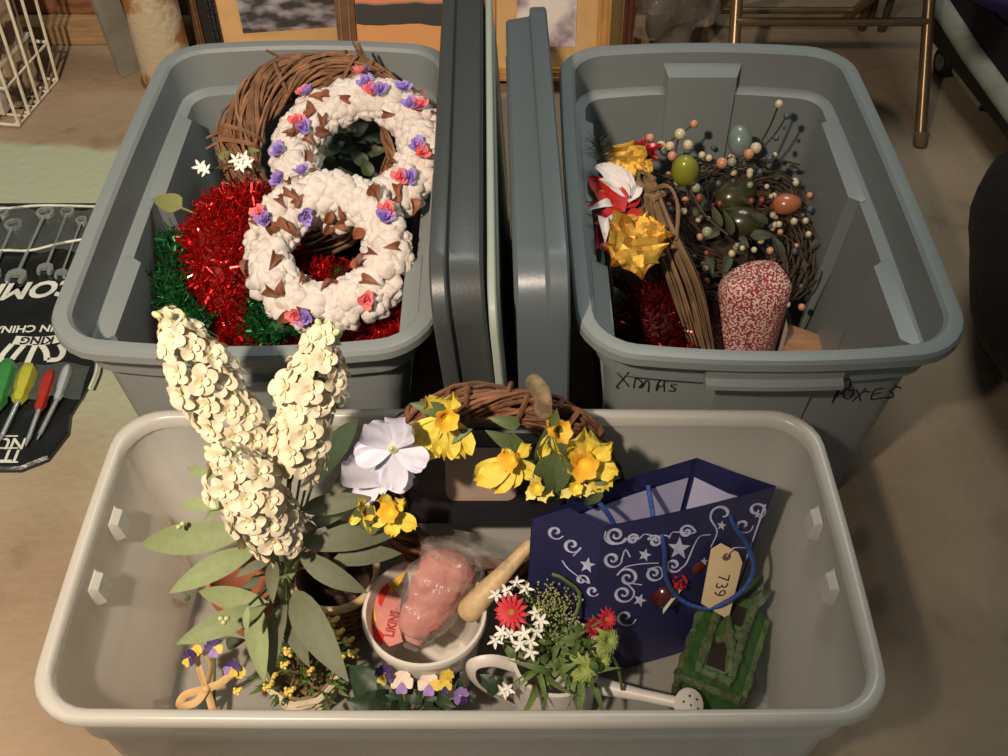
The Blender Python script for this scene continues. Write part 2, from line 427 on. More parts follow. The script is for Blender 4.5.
# ------------------------------------------------------------------ background things
# steel column and leaning board
pc = A(170, 78, 0)
post = thing('support_post', pc, 'round basement post with flaking plaster over rust-coloured paint', 'post')
pm = mat('flaking_post', (196, 178, 148), rough=.9, scale=9, col2=(158, 104, 56), lo=.50, hi=.56, bump=.5, bscale=50, detail=6)
MB().lathe([(.062,0),(.064,.01),(.061,.3),(.062,.8),(.061,2.2)], 28, c=pc).build('shaft', pm, post)
MB().lathe([(.070,0),(.070,.005),(.063,.010)], 28, c=pc).build('base_plate', mat('rusty_plate', (120, 84, 56), rough=.8), post)
f0 = A(131, 72, 0); t0 = V((f0.x-.10, f0.y+.10, .9))
bd = thing('leaning_board', f0, 'grey painted board leaning beside the flaking post', 'board')
mx = M.Translation((f0+t0)/2) @ (t0-f0).to_track_quat('Z', 'Y').to_matrix().to_4x4()
MB().box((0,0,0), (.062, .018, (t0-f0).length)).xf(mx).build('board_face', mat('gray_paint', (136, 130, 116), rough=.7, var=.2, scale=12), bd, smooth=False)
MB().box((-.045,.008,0), (.028, .045, (t0-f0).length)).xf(mx).build('board_edge', mat('dark_timber', (52, 42, 34), rough=.8), bd, smooth=False)

# framed pictures leaning behind the totes
def frame_picture(name, c, W, H, fw, rot, lean, fm, mm, art, mw, label, parts=True):
    t = thing(name, c, label, 'picture')
    mx = M.Translation(V(c)) @ M.Rotation(rot[1], 4, 'Z') @ M.Rotation(-lean, 4, 'X') @ M.Rotation(rot[0], 4, 'Y')
    mb = MB()
    for x, z, sx, sz in ((0, fw/2, W, fw), (0, H-fw/2, W, fw), (-W/2+fw/2, H/2, fw, H-2*fw), (W/2-fw/2, H/2, fw, H-2*fw)):
        b = MB().box((x, 0, z), (sx, .026, sz)).xf(mx); b.build('frame_rail', fm, t, smooth=False)
    for k in (.25, .7):
        mb = MB()
        q = fw*k
        mb.tube([mx @ V(p) for p in ((-W/2+q, -.013, q), (W/2-q, -.013, q), (W/2-q, -.013, H-q), (-W/2+q, -.013, H-q))], .003, 5, closed=True)
        mb.build('frame_bead', fm, t)
    MB().box((0, .003, H/2), (W-2*fw, .012, H-2*fw)).xf(mx).build('mat_board', mm, t, smooth=False)
    MB().box((0, -.005, H/2), (W-2*fw-2*mw, .004, H-2*fw-2*mw)).xf(mx).build('print', art, t, smooth=False)
    return t
tanmat = mat('tan_mat_board', (214, 170, 112), rough=.85, var=.05)
art1 = mat('gray_landscape_print', (60, 56, 56), rough=.4, scale=14, col2=(176, 166, 168), stretch=(1, 1, 2.2), detail=8, lo=.42, hi=.62)
art3 = mat('mauve_print', (240, 226, 216), rough=.4, scale=9, col2=(120, 92, 112), detail=6, lo=.45, hi=.6)
blackf = mat('black_frame', (26, 22, 20), rough=.4, bump=.3, bscale=120)
brownf = mat('brown_wood_frame', (112, 76, 44), rough=.5, var=.2, scale=10, stretch=(1, 1, 5))
goldf = mat('honey_wood_frame', (196, 142, 82), rough=.45, var=.15, scale=10, stretch=(5, 1, 1))
redf = mat('mahogany_frame', (92, 52, 36), rough=.4, var=.2)
frame_picture('framed_picture', V((-.46, 2.37, .03)), .50, .50, .022, (math.radians(-4), 0), math.radians(14), blackf, tanmat, art1, .052, 'black-framed grey landscape print with a wide tan mat')
# picture with sunset strip
def sunset():
    m = mat('sunset_print', (232, 142, 92), rough=.5, scale=5, var=.1)
    nt = m.node_tree; N = nt.nodes; L = nt.links; b = N['Principled BSDF']
    tc = N.new('ShaderNodeTexCoord'); sp = N.new('ShaderNodeSeparateXYZ'); L.new(tc.outputs['Object'], sp.inputs[0])
    nz = N.new('ShaderNodeTexNoise'); nz.inputs['Scale'].default_value = 9; L.new(tc.outputs['Object'], nz.inputs['Vector'])
    ad = N.new('ShaderNodeMath'); ad.operation = 'MULTIPLY_ADD'; ad.inputs[1].default_value = .03
    L.new(nz.outputs['Fac'], ad.inputs[0]); L.new(sp.outputs[2], ad.inputs[2])
    cr = N.new('ShaderNodeValToRGB'); cr.color_ramp.interpolation = 'CONSTANT'
    e = cr.color_ramp.elements
    e[0].position = 0; e[0].color = (*s2l((226, 158, 98)), 1); e[1].position = .166; e[1].color = (*s2l((62, 58, 54)), 1)
    n = e.new(.212); n.color = (*s2l((150, 128, 108)), 1); n = e.new(.217); n.color = (*s2l((236, 132, 92)), 1); n = e.new(.27); n.color = (*s2l((170, 150, 130)), 1)
    L.new(ad.outputs[0], cr.inputs[0]); L.new(cr.outputs[0], b.inputs['Base Color']); return m
frame_picture('framed_picture', V((-.215, 2.27, .0)), .36, .60, .045, (0, 0), math.radians(14), brownf, tanmat, sunset(), .002, 'brown wood-framed picture with dark hills under an orange sky')
frame_picture('framed_picture', V((.10, 2.27, .03)), .30, .42, .03, (0, 0), math.radians(13), goldf, tanmat, art3, .05, 'honey wood-framed mauve and white print with tan mat')
frame_picture('framed_picture', V((.125, 2.40, .0)), .40, .50, .03, (0, 0), math.radians(12), redf, tanmat, art1, .05, 'mahogany picture frame behind the honey wood frame')
frame_picture('framed_picture', V((-.725, 2.43, .0)), .10, .38, .02, (0, math.radians(20)), math.radians(12), brownf, mat('dark_backing', (30, 25, 22)), mat('dark_print', (34, 28, 26)), .005, 'narrow dark brown frame between the flaking post and the black frame')

# crumpled clear plastic over something dark
pb = thing('plastic_bag', V((.40, 2.33, 0)), 'crumpled clear plastic bag of dark stuff behind the XMAS BOXES tote', 'bag')
MB().ell((.42, 2.40, .20), (.075, .06, .20), 18, 12, amp=.35, freq=9, seed=2).build('contents', mat('dark_stuffing', (70, 58, 46), rough=.8, var=.4, scale=14, bump=.6, bscale=20), pb)
MB().ell((.415, 2.385, .22), (.090, .085, .22), 40, 30, amp=.5, freq=16, seed=5).build('film', mat('clear_film', (190, 180, 165), rough=.12, alpha=.22, spec=1, bump=.8, bscale=25), pb, smooth=25)

# folding chair
bronze = mat('bronze_tube', (150, 122, 92), rough=.3, metal=.75, var=.1)
ch = thing('folding_chair', (.73, 2.12, 0), 'bronze tubular folding chair behind the XMAS BOXES tote', 'chair')
for x0 in (.955, .515):
    s = 1 if x0 > .7 else -1
    p0, p1 = V((x0, 2.035, 0)), V((x0-s*.008, 2.33, .44)); p2 = V((x0-s*.01, 2.52, .86))
    MB().tube(bez([p0, p1, p2], 12), .0135, 12).build('leg', bronze, ch)
    MB().tube([p0+V((0,0,-.0)), p0+V((0,.012,.03))], .016, 12).build('foot_cap', mat('foot_cap', (112, 92, 72), rough=.5), ch)
    MB().tube([V((x0-s*.04, 2.62, 0)), V((x0-s*.04, 2.30, .30)), V((x0-s*.04, 2.16, .45))], .012, 10).build('leg', bronze, ch)
p = V((.517, 2.186, .225)); q = V((.953, 2.186, .225))
MB().tube([p, q], .010, 10).build('crossbar', bronze, ch)
MB().tube([V((.56, 2.57, .05)), V((.91, 2.57, .05))], .009, 10).build('crossbar', bronze, ch)
MB().loft([[V((.735, 2.30, .45))+p for p in section(.40, .38, .05, 0, 0, z)] for z in (0, .02)]).build('seat', mat('brown_seat', (92, 70, 52), rough=.6), ch)
MB().grid(lambda i, j: V((.535+.40*i, 2.49+.03*math.sin(PI*i)+.06*j, .66+.18*j)), 8, 3).build('backrest', MATS['brown_seat'], ch)
st = thing('folded_stand', A(872, 30, 0), 'folded dark metal stand with three legs behind the bronze chair', 'stand')
for dx, dy, tx in ((-.028, 0, -.02), (.0, .03, .005), (.022, -.005, .05)):
    p = A(872, 30, 0)+V((dx, dy, 0)); MB().tube([p, p+V((tx, .05, .55))], .011, 8).build('leg', mat('dark_bronze', (104, 84, 64), rough=.4, metal=.6), st)
MB().tube([A(872, 30, 0)+V((-.05, .05, .5)), A(872, 30, 0)+V((.06, .05, .5))], .016, 8).build('collar', MATS['dark_bronze'], st)

# wheeled case at the right edge
wc = thing('wheeled_case', A(985, 90, 0), 'black wheeled case with grey side trim beside the bronze chair', 'case')
blk = mat('black_fabric', (22, 21, 22), rough=.8, bump=.2, bscale=200)
trimm = mat('gray_trim', (150, 146, 132), rough=.5)
a = A(945, 20, .16); b = A(1040, 175, .10)
dirv = (b-a); dirv.z = 0; dirv.normalize(); side = V((dirv.y, -dirv.x, 0))*-1
if side.x < 0: side = -side
def wbox(u0, u1, w0, w1, z0, z1):
    P = [a+dirv*u+side*w for u, w in ((u0, w0), (u1, w0), (u1, w1), (u0, w1))]
    return MB().loft([[V((p.x, p.y, z)) for p in P] for z in (z0, z1)])
wbox(-.05, .62, .012, .5, .125, .26).build('body', blk, wc, smooth=False)
MB().tube([a+dirv*-.06+V((0,0,.02)), a+dirv*.15+V((0,0,-.0)), a+dirv*.62+V((0,0,-.02))], .024, 10, flat=.5).build('trim_strip', trimm, wc)
wbox(-.05, .60, -.004, .05, .095, .140).build('base_rail', mat('black_rail', (30, 29, 28), rough=.45), wc, smooth=False)
wp = A(946, 62, .035); wp.z = .036
wmx = V((side.x, side.y, 0)).to_track_quat('Z', 'Y').to_matrix()
MB().lathe([(.016,-.016),(.034,-.016),(.037,-.010),(.037,.010),(.034,.016),(.016,.016)], 24, mx=wmx, c=wp).build('wheel', mat('rubber', (24, 23, 22), rough=.6), wc)
MB().lathe([(.008,-.02),(.020,-.018),(.020,.018),(.008,.03)], 16, mx=wmx, c=wp).build('wheel_hub', trimm, wc)
q0 = wp+side*.012+V((0,0,.015)); q1 = A(983, 106, .01); q1.z = .014
MB().tube([q0, q0.lerp(q1, .5), q1], [.022, .020, .016], 8, flat=.5).build('foot_bracket', trimm, wc)
MB().tube([q1+V((-.006,0,.002)), q1+V((.022,-.012,.002))], .016, 10).build('foot_pad', blk, wc)
mb = MB().ell(A(1005, 2, .30)+V((.1,.05,0)), (.17, .12, .07), 20, 12, amp=.4, freq=9, seed=8)
mb.build('folded_cloth', mat('purple_cloth', (62, 40, 104), rough=.8, scale=6, col2=(70, 120, 190), lo=.52, hi=.56), label='purple and blue cloth bundle on the wheeled case', cat='cloth')
bb = thing('black_bag', V((.98, 1.33, 0)), 'bulging black bag on the floor beside the XMAS BOXES tote', 'bag')
MB().ell((.98, 1.33, .20), (.165, .30, .20), 24, 16, amp=.15, freq=6, seed=3).build('sack', mat('black_bag_fabric', (20, 19, 20), rough=.75, bump=.3, bscale=60), bb)
MB().tube(bez([(.98, 1.20, .385), (.98, 1.26, .47), (.99, 1.38, .48), (1.0, 1.45, .385)], 12), .012, 8).build('strap', mat('strap', (34, 32, 32), rough=.7), bb)

# white wire basket with tub and carton
wbk = thing('wire_basket', A(-30, 100, 0), 'white wire basket holding a plastic tub beside the plank wall', 'basket')
wire = mat('white_wire', (226, 214, 192), rough=.4)
c0 = A(20, 128, 0); c1 = A(58, 82, 0); du = (c1-c0); dv = V((-du.y, du.x, 0)).normalized()*.34
if dv.x > 0: dv = -dv
Hh = .30
ctr = c0+du*.5+dv*.5
def up(p, h): 
    d = (p-ctr); return p+d*.10*h/Hh+V((0,0,h+.006))
corners = [c0, c1, c1+dv, c0+dv]
def lerp_side(i, t): return corners[i].lerp(corners[(i+1) % 4], t)
for i, n in ((0, 4), (1, 6), (2, 4), (3, 6)):
    for k in range(n):
        pb_ = lerp_side(i, k/n); topz = Hh if i else Hh*(.55+.45*k/n if k else 1)
        MB().tube([up(ctr.lerp(pb_, .93), 0), up(pb_, 0), up(pb_, Hh*(1 if (i and k == 0) else .97))], .0038, 6).build('wire', wire, wbk)
for h in (0, .105*0+.1, Hh):
    MB().tube([up(q, h) for q in corners], .0042, 6, closed=True).build('wire_hoop', wire, wbk)
for k in range(1, 5):
    MB().tube([up(corners[0].lerp(corners[1], k/5), 0), up(corners[3].lerp(corners[2], k/5), 0)], .003, 5).build('wire', wire, wbk)
tb = thing('plastic_tub', ctr, 'white plastic tub inside the wire basket', 'tub')
def tsec(s_, z): return [ctr+(q-ctr)*s_+V((0,0,z)) for q in (c0, c1, c1+dv, c0+dv)]
MB().loft([tsec(.72,.012), tsec(.84,.13), tsec(.88,.13), tsec(.88,.138), tsec(.82,.138), tsec(.70,.02)]).build('tub_body', mat('white_tub', (206, 200, 184), rough=.5), tb, smooth=30)
cb = thing('printed_carton', V((-1.188, 2.225, .02)), 'printed cardboard carton standing in the white tub', 'carton')
cm = mat('carton_print', (176, 152, 118), rough=.7, scale=16, col2=(74, 52, 44), lo=.5, hi=.56)
bmx = M.Rotation(math.atan2(du.y, du.x), 3, 'Z')
ct_ = V((-1.188, 2.225, 0)); MB().box(ct_+V((0, 0, .17)), (.115, .10, .30), bmx).build('carton_body', cm, cb, smooth=False)
MB().box(ct_+V((0, 0, .326)), (.119, .104, .012), bmx).build('carton_lid', mat('carton_brown', (110, 64, 42), rough=.7), cb, smooth=False)
for k in range(2):
    p = ctr+du.normalized()*(.08+.05*k)+V((.05-.03*k, 0, .02)); MB().lathe([(.02,0),(.022,.004),(.022,.10),(.012,.13),(.010,.15),(.011,.152),(.011,.165),(.004,.168)], 16, c=p).build('small_bottle', mat('bottle_glass_%d' % k, ((120, 134, 138), (60, 66, 70))[k], rough=.2, spec=.8), label=('grey-blue small bottle in the white tub', 'dark small bottle in the white tub')[k], cat='bottle')

# ------------------------------------------------------------------ tool roll on the floor at the left
vin = mat('black_vinyl', (30, 32, 32), rough=.28, var=.2, scale=14, bump=.35, bscale=22, spec=.7)
tr = thing('tool_roll', V((-.95, 1.45, 0)), 'black vinyl tool roll with white trim lying on the floor', 'tool roll')
Ptop = A(97, 207, .012); Pbl = A(20, 472, .012)
outl = [A(x, y, 0) for x, y in ((99, 206), (93, 250), (98, 345), (94, 382), (72, 418), (70, 436), (50, 462), (22, 473), (-60, 473), (-75, 206))]
def insideroll(p): return True
def rsec(z, k): 
    c = V((-.95, 1.45, 0)); return [c+(V((p.x, p.y, 0))-c)*k+V((0,0,z)) for p in outl]
MB().loft([rsec(.001,1), rsec(.008,1), rsec(.0115,.985)]).build('pouch', vin, tr, smooth=20)
# hooded clear pocket and lumpy sleeves
def lump(p, amp=.004): return amp*noise.noise(V((p.x*22, p.y*22, 0)))
MB().grid(lambda i, j: (lambda p: V((p.x, p.y, .019+lump(p)+.006*math.sin(i*26))))(A(-70+166*i, 210+42*j, .016)), 36, 6).build('top_pocket', mat('clear_vinyl', (120, 130, 126), rough=.12, alpha=.35, spec=1, bump=.5, bscale=40), tr)
MB().grid(lambda i, j: (lambda p: V((p.x, p.y, .024+lump(p)+.005*math.sin(i*24))))(A(-72+162*i-10*j, 366+34*j, .018)), 36, 6).build('screwdriver_pocket', MATS['clear_vinyl'], tr)
whitev = mat('white_print', (214, 216, 204), rough=.5)
for pts in (((-70, 207), (0, 210), (40, 207), (97, 208)), ((-72, 258), (0, 252), (30, 252), (60, 245), (88, 240)), ((99, 350), (97, 372), (90, 390))):
    MB().tube(bez([A(x, y, .016)+V((0,0,.004)) for x, y in pts], 16), .0028, 6).build('white_piping', whitev, tr)
def floor_text(parent, s, px, py, size, ang, name, z=.0128, bold=0, shear=0):
    v, f = text_verts(s, size, bold); p = A(px, py, z); rm = M.Rotation(ang, 3, 'Z')
    mb = MB(); mb.add([p+rm @ V((q.x+shear*q.y, q.y, 0)) for q in v], f); mb.build(name, whitev, parent, smooth=False)
floor_text(tr, 'COMP', 34, 289, .065, PI+.10, 'printed_word', bold=.0022, shear=.2)
floor_text(tr, 'MADE IN CHINA', 44, 328, .026, PI+.04, 'printed_word', bold=.0006)
# logo: two looped strokes under a KING banner
def fz(pts, w, name='logo_stroke'):
    MB().ribbon(bez([A(x, y, .0128) for x, y in pts], 20), w, (0,0,1)).build(name, whitev, tr, smooth=False)
fz(((14, 340), (34, 341), (50, 340), (61, 338)), .022)
for pts in (((12, 344), (3, 354), (1, 360), (9, 362), (16, 354), (24, 345)), ((36, 344), (31, 354), (27, 363)), ((41, 344), (46, 352), (47, 360)), ((47, 360), (58, 359), (63, 352), (60, 344))): fz(pts, .011)
v_, f_ = text_verts('KING', .026, .0008); p_ = A(37, 340, .0134); rm_ = M.Rotation(PI+.02, 3, 'Z')
MB().add([p_+rm_ @ q for q in v_], f_).build('printed_word', ink, tr, smooth=False)
floor_text(tr, 'NU', 11, 443, .034, PI, 'printed_word', bold=.0006)
floor_text(tr, 'IT', 10, 455, .036, PI, 'printed_word', bold=.0006)
for y0 in (436, 448, 462):
    MB().ribbon([A(x, y0, .0127) for x in (-40, 18)], .003, (0,0,1)).build('printed_line', whitev, tr, smooth=False)
chrome = mat('chrome_steel', (176, 184, 180), rough=.3, metal=.55, var=.1)
def wrench(a, b, r, label):
    pa, pb = A(*a, .014), A(*b, .014); d = (pb-pa).normalized(); n = V((-d.y, d.x, 0))
    t = thing('combination_wrench', pa, label, 'wrench', 'wrenches in the tool roll')
    up_ = V((0,0,.003))
    MB().tube([pa+d*r*.8+up_, pa.lerp(pb, .5)+up_, pb-d*r*.7+up_], [r*.42, r*.36, r*.45], 8, flat=.5).build('shank', chrome, t)
    k = 20; secs = [[pa+up_+V((math.cos(q)*rr, math.sin(q)*rr, z)) for q in [2*PI*i/k for i in range(k)]] for rr, z in ((r, -.004), (r, .004), (r*.62, .004), (r*.62, -.004), (r, -.004))]
    MB().loft(secs, (False, False)).build('ring_end', chrome, t, smooth=40)
    # open jaw
    P = [(-.9,.0),(-.8,-.5),(-.35,-.8),(.0,-.9),(.35,-.8),(.8,-.5),(.95,.1),(.75,.85),(.42,.9),(.42,.05),(-.42,.05),(-.42,.9),(-.75,.85)]
    c = pb+up_
    MB().loft([[c+n*x*r*1.15+d*y*r*1.15+V((0,0,z)) for x, y in P] for z in (-.004, .004)]).build('open_jaw', chrome, t, smooth=False)
for a_, b_, r_, l_ in (((46, 214), (17, 277), .019, 'large combination wrench with the widest jaw in the tool roll'), ((68, 213), (46, 270), .015, 'medium combination wrench between the largest and smallest wrenches'),
      ((82, 222), (62, 275), .012, 'smallest combination wrench beside the tote of wreaths'), ((14, 226), (-8, 275), .018, 'combination wrench next to the widest-jawed wrench, on its far side from the tote'), ((1, 214), (-25, 285), .018, 'outermost combination wrench in the tool roll, farthest from the tote')):
    wrench(a_, b_, r_, l_)
def driver(a, b, c, col, name, r):
    pa, pb, pc_ = A(*a, .026), A(*b, .026), A(*c, .018)
    t = thing('screwdriver', pa, '%s-handled screwdriver in the clear pocket of the tool roll' % name, 'screwdriver', 'screwdrivers in the tool roll')
    hm = mat('handle_'+name, col, rough=.2, spec=.8, var=.15, alpha=.95)
    pts = [pa.lerp(pb, k/8) for k in range(9)]
    MB().tube(pts, [r*.6, r*.95, r, r, r*.98, r*.9, r*.72, r*.85, r*.55], 6).build('handle', hm, t)
    MB().tube([pb, pc_], .0042, 8).build('shaft', chrome, t)
    d = (pc_-pb).normalized()
    MB().tube([pc_-d*.004, pc_+d*.006, pc_+d*.012], [.0045, .0055, .002], 8, flat=.4).build('tip', chrome, t)
driver((9, 362), (-4, 408), (-12, 440), (60, 130, 66), 'green', .019)
driver((30, 366), (18, 402), (2, 436), (176, 178, 60), 'yellow', .017)
driver((51, 372), (39, 410), (28, 440), (168, 48, 40), 'red', .012)
driver((68, 366), (57, 400), (40, 434), (170, 182, 182), 'clear', .009)
# CONTENTS

# ================================================================== contents of the tote of wreaths
def twig_ring(t, C, n, R0, r, count, m, name='vine', thick=(.0022, .0045), seg=44, wob=.35, span=1.0):
    u, v, w = ringbasis(n)
    for k in range(count):
        a0 = R.uniform(0, 2*PI); ph = R.uniform(0, 2*PI); k1 = R.choice((1, 2, 2, 3)); th = R.uniform(*thick)
        rr = r*math.sqrt(R.uniform(.1, 1)); f1, f2 = R.uniform(0, 6), R.uniform(0, 6); pts = []
        sp = span*R.uniform(.95, 1.2)
        for i in range(seg+1):
            a = a0+2*PI*sp*i/seg; q = ph+k1*(a-a0)
            rad = rr*(1+wob*.5*math.sin(3*a+f1)); 
            pts.append(C+(u*math.cos(a)+v*math.sin(a))*(R0+rad*math.cos(q))+w*(rad*.75*math.sin(q)+.003*math.sin(7*a+f2)))
        MB().tube(pts, [th*(.6+.4*math.sin(PI*i/seg)) for i in range(seg+1)], 5).build(name, m, t)
def wraps(t, C, n, R0, r, angs, m, th=.004, name='vine_wrap'):
    u, v, w = ringbasis(n)
    for a0 in angs:
        pts = []
        for i in range(21):
            q = 2*PI*i/20*1.1; a = a0+.16*i/20
            pts.append(C+(u*math.cos(a)+v*math.sin(a))*(R0+r*.98*math.cos(q))+w*r*.78*math.sin(q))
        MB().tube(pts, th, 5).build(name, m, t)
vine_m = mat('vine_bark', (128, 90, 62), rough=.8, var=.3, scale=40, bump=.3, bscale=120, rnd=.28)

# dark greenery at the bottom of the tote, seen through the upper wreath
dkleaf = mat('dark_green_leaf', (64, 76, 48), rough=.55, var=.25, scale=30, rnd=.3)
gb = thing('greenery_bunch', V((-.33, 1.50, .012)), 'dark green artificial leaves bunched under the cotton wreaths', 'greenery')
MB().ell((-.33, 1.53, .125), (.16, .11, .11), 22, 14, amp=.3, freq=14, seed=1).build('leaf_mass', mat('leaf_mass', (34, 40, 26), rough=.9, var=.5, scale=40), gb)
lf = leafmesh('leaf', dkleaf, .62, .2, .2)
for k in range(46):
    px, py = R.uniform(325, 405), R.uniform(118, 195); p = A(px, py, R.uniform(.22, .29)); d = V((R.uniform(-1,1), R.uniform(-1,1), R.uniform(-.1,.5))).normalized()
    place('leaf', lf, gb, along(p, p+d*R.uniform(.03, .045), (R.uniform(-.4,.4), -.6, .8)))
rosem = mat('dried_rose', (112, 100, 86), rough=.8, var=.4, scale=60, bump=.5, bscale=60)
for px, py in ((372, 142), (350, 130), (408, 165)):
    p = A(px, py, .285); mb = MB()
    for k in range(9):
        a = k*2.4; q = orient(p, (math.cos(a)*.5, math.sin(a)*.5-.4, .8), a, .016-.0008*k); 
        pm_ = MB().grid(lambda i, j: V(((2*i-1)*.7*math.sin(PI*(.15+.75*j)), j*1.2-.4, .5*j*(1-j)+.15*abs(2*i-1))), 3, 3).xf(q); mb.add(pm_.v, pm_.f)
    mb.build('dried_rose', rosem, gb)

# grapevine wreath
vc = V((-.312, 1.512, .350)); vn = V((0, -.60, .80))
vw = thing('grapevine_wreath', vc-V((0,0,.07)), 'large brown grapevine wreath at the back under the cotton wreath', 'wreath')
twig_ring(vw, vc, vn, .143, .036, 70, vine_m)
wraps(vw, vc, vn, .143, .036, (.9, 1.2, 2.05, 2.9, 3.05, 4.5), vine_m)
for k in range(5):
    a = (1.05, 1.1, 1.9, 2.9, 3.0)[k]; u, v, w = ringbasis(vn); p = vc+(u*math.cos(a)+v*math.sin(a))*.165
    MB().tube([p, p+(u*math.cos(a+1)+v*math.sin(a+1))*.04+w*.03], [.004, .0025], 5).build('vine_end', vine_m, vw)

# cotton wreaths
cotton = mat('cotton', (240, 228, 218), rough=.95, var=.05, scale=60, bump=.5, bscale=90, sss=.15, rnd=.05)
bract = mat('cotton_bract', (128, 74, 48), rough=.6, var=.2, scale=40, rnd=.25)
pinkm = mat('pink_petal', (236, 128, 132), rough=.7, var=.15, scale=40)
purm = mat('lilac_petal', (164, 138, 210), rough=.7, var=.15, scale=40)
def boll_mesh(seed):
    mb = MB(); n = 4
    for k in range(n):
        a = 2*PI*k/n+seed; mb.ell((math.cos(a)*.42, math.sin(a)*.42, .10), (.56, .50, .52), 10, 7, amp=.5, freq=2.6, seed=seed*7+k)
    mb.ell((0, 0, .28), (.42, .42, .42), 8, 6, amp=.5, freq=2.6, seed=seed*5+9)
    return mb.mesh('cotton_boll', cotton, 80)
BOLL = [boll_mesh(k*.7+.3) for k in range(4)]
BRACT = leafmesh('bract', bract, .55, .45, .5)
def rosette(m, name, n=11):
    mb = MB()
    for k in range(n):
        a = k*2.4; tilt = .25+.65*(1-k/n); rr = .22+.78*(1-k/n)
        pt = MB().grid(lambda i, j: V(((2*i-1)*.42*math.sin(PI*(.18+.62*j)), j*rr, .35*j*j+.12*abs(2*i-1)+.05*math.sin(9*i))), 3, 3)
        pt.xf(M.Rotation(a, 4, 'Z') @ M.Rotation(1.2*(1-tilt), 4, 'X') @ M.Translation((0, .03, .08*k/n)))
        mb.add(pt.v, pt.f)
    return mb.mesh(name, m)
ROSE_P, ROSE_L = rosette(pinkm, 'pink_flower'), rosette(purm, 'lilac_flower')
def cotton_wreath(C, n, R0, r, nb, flowers, label, bsz):
    t = thing('cotton_wreath', C-V((0,0,r)), label, 'wreath', 'cotton wreaths')
    u, v, w = ringbasis(n)
    MB().tube([C+(u*math.cos(a)+v*math.sin(a))*R0 for a in [2*PI*i/36 for i in range(36)]], r*.62, 10, closed=True).build('ring', mat('twig_core', (86, 60, 42), rough=.9, bump=.5), t)
    for k in range(nb):
        a = 2*PI*(k+R.uniform(-.8,.8))/nb; ph = (.35, -.4, 1.15, -1.15)[k % 4]+R.uniform(-.2, .2)
        rad = (u*math.cos(a)+v*math.sin(a)); d = (rad*math.sin(ph)+w*math.cos(ph)).normalized()
        p = C+rad*R0+d*r*.62; place('cotton_boll', BOLL[k % 4], t, orient(p, d+rv()*.25, R.uniform(0, 6), bsz*R.uniform(.8, 1.15)))
    for k in range(int(nb*.42)):
        a = R.uniform(0, 2*PI); ph = R.uniform(-1.1, 1.1); rad = (u*math.cos(a)+v*math.sin(a)); d = (rad*math.sin(ph)+w*math.cos(ph)).normalized()
        p = C+rad*R0+d*r*.95; q = rv(); q = (q-d*q.dot(d)).normalized()
        place('bract', BRACT, t, along(p, p+q*R.uniform(.022, .032)+d*.010, d))
    for a, ph, c in flowers:
        rad = (u*math.cos(a)+v*math.sin(a)); d = (rad*math.sin(ph)+w*math.cos(ph)).normalized(); p = C+rad*R0+d*r*1.18
        q = rv(); q = (q-d*q.dot(d)).normalized()
        if 'l' in c: place('lilac_flower', ROSE_L, t, orient(p+q*(.007 if 'p' in c else 0), d, R.uniform(0, 6), .017))
        if 'p' in c: place('pink_flower', ROSE_P, t, orient(p-q*(.007 if 'l' in c else 0), d, R.uniform(0, 6), .017))
    return t
cotton_wreath(A(358, 156, .395), (-.14, -.34, .93), .108, .038, 80, ((1.75,0,'l'),(1.9,.9,'pl'),(1.55,-.2,'pl'),(1.2,.3,'l'),(.85,.2,'pl'),(2.6,.6,'pl'),(3.1,-.3,'pl'),(.1,.2,'pl'),(-.35,.3,'pl'),(3.6,.2,'l'),(4.0,.5,'l')), 'cotton boll wreath with pink and lilac flowers lying on the grapevine wreath', .027)
cotton_wreath(A(329, 252, .350), (0, -.50, .86), .092, .038, 72, ((2.75,.2,'pl'),(.45,.2,'pl'),(-.95,.4,'p'),(4.45,.6,'pl'),(1.9,.7,'l'),(2.2,-.8,'l')), 'cotton boll wreath with pink flowers propped on red tinsel by the rim', .0265)

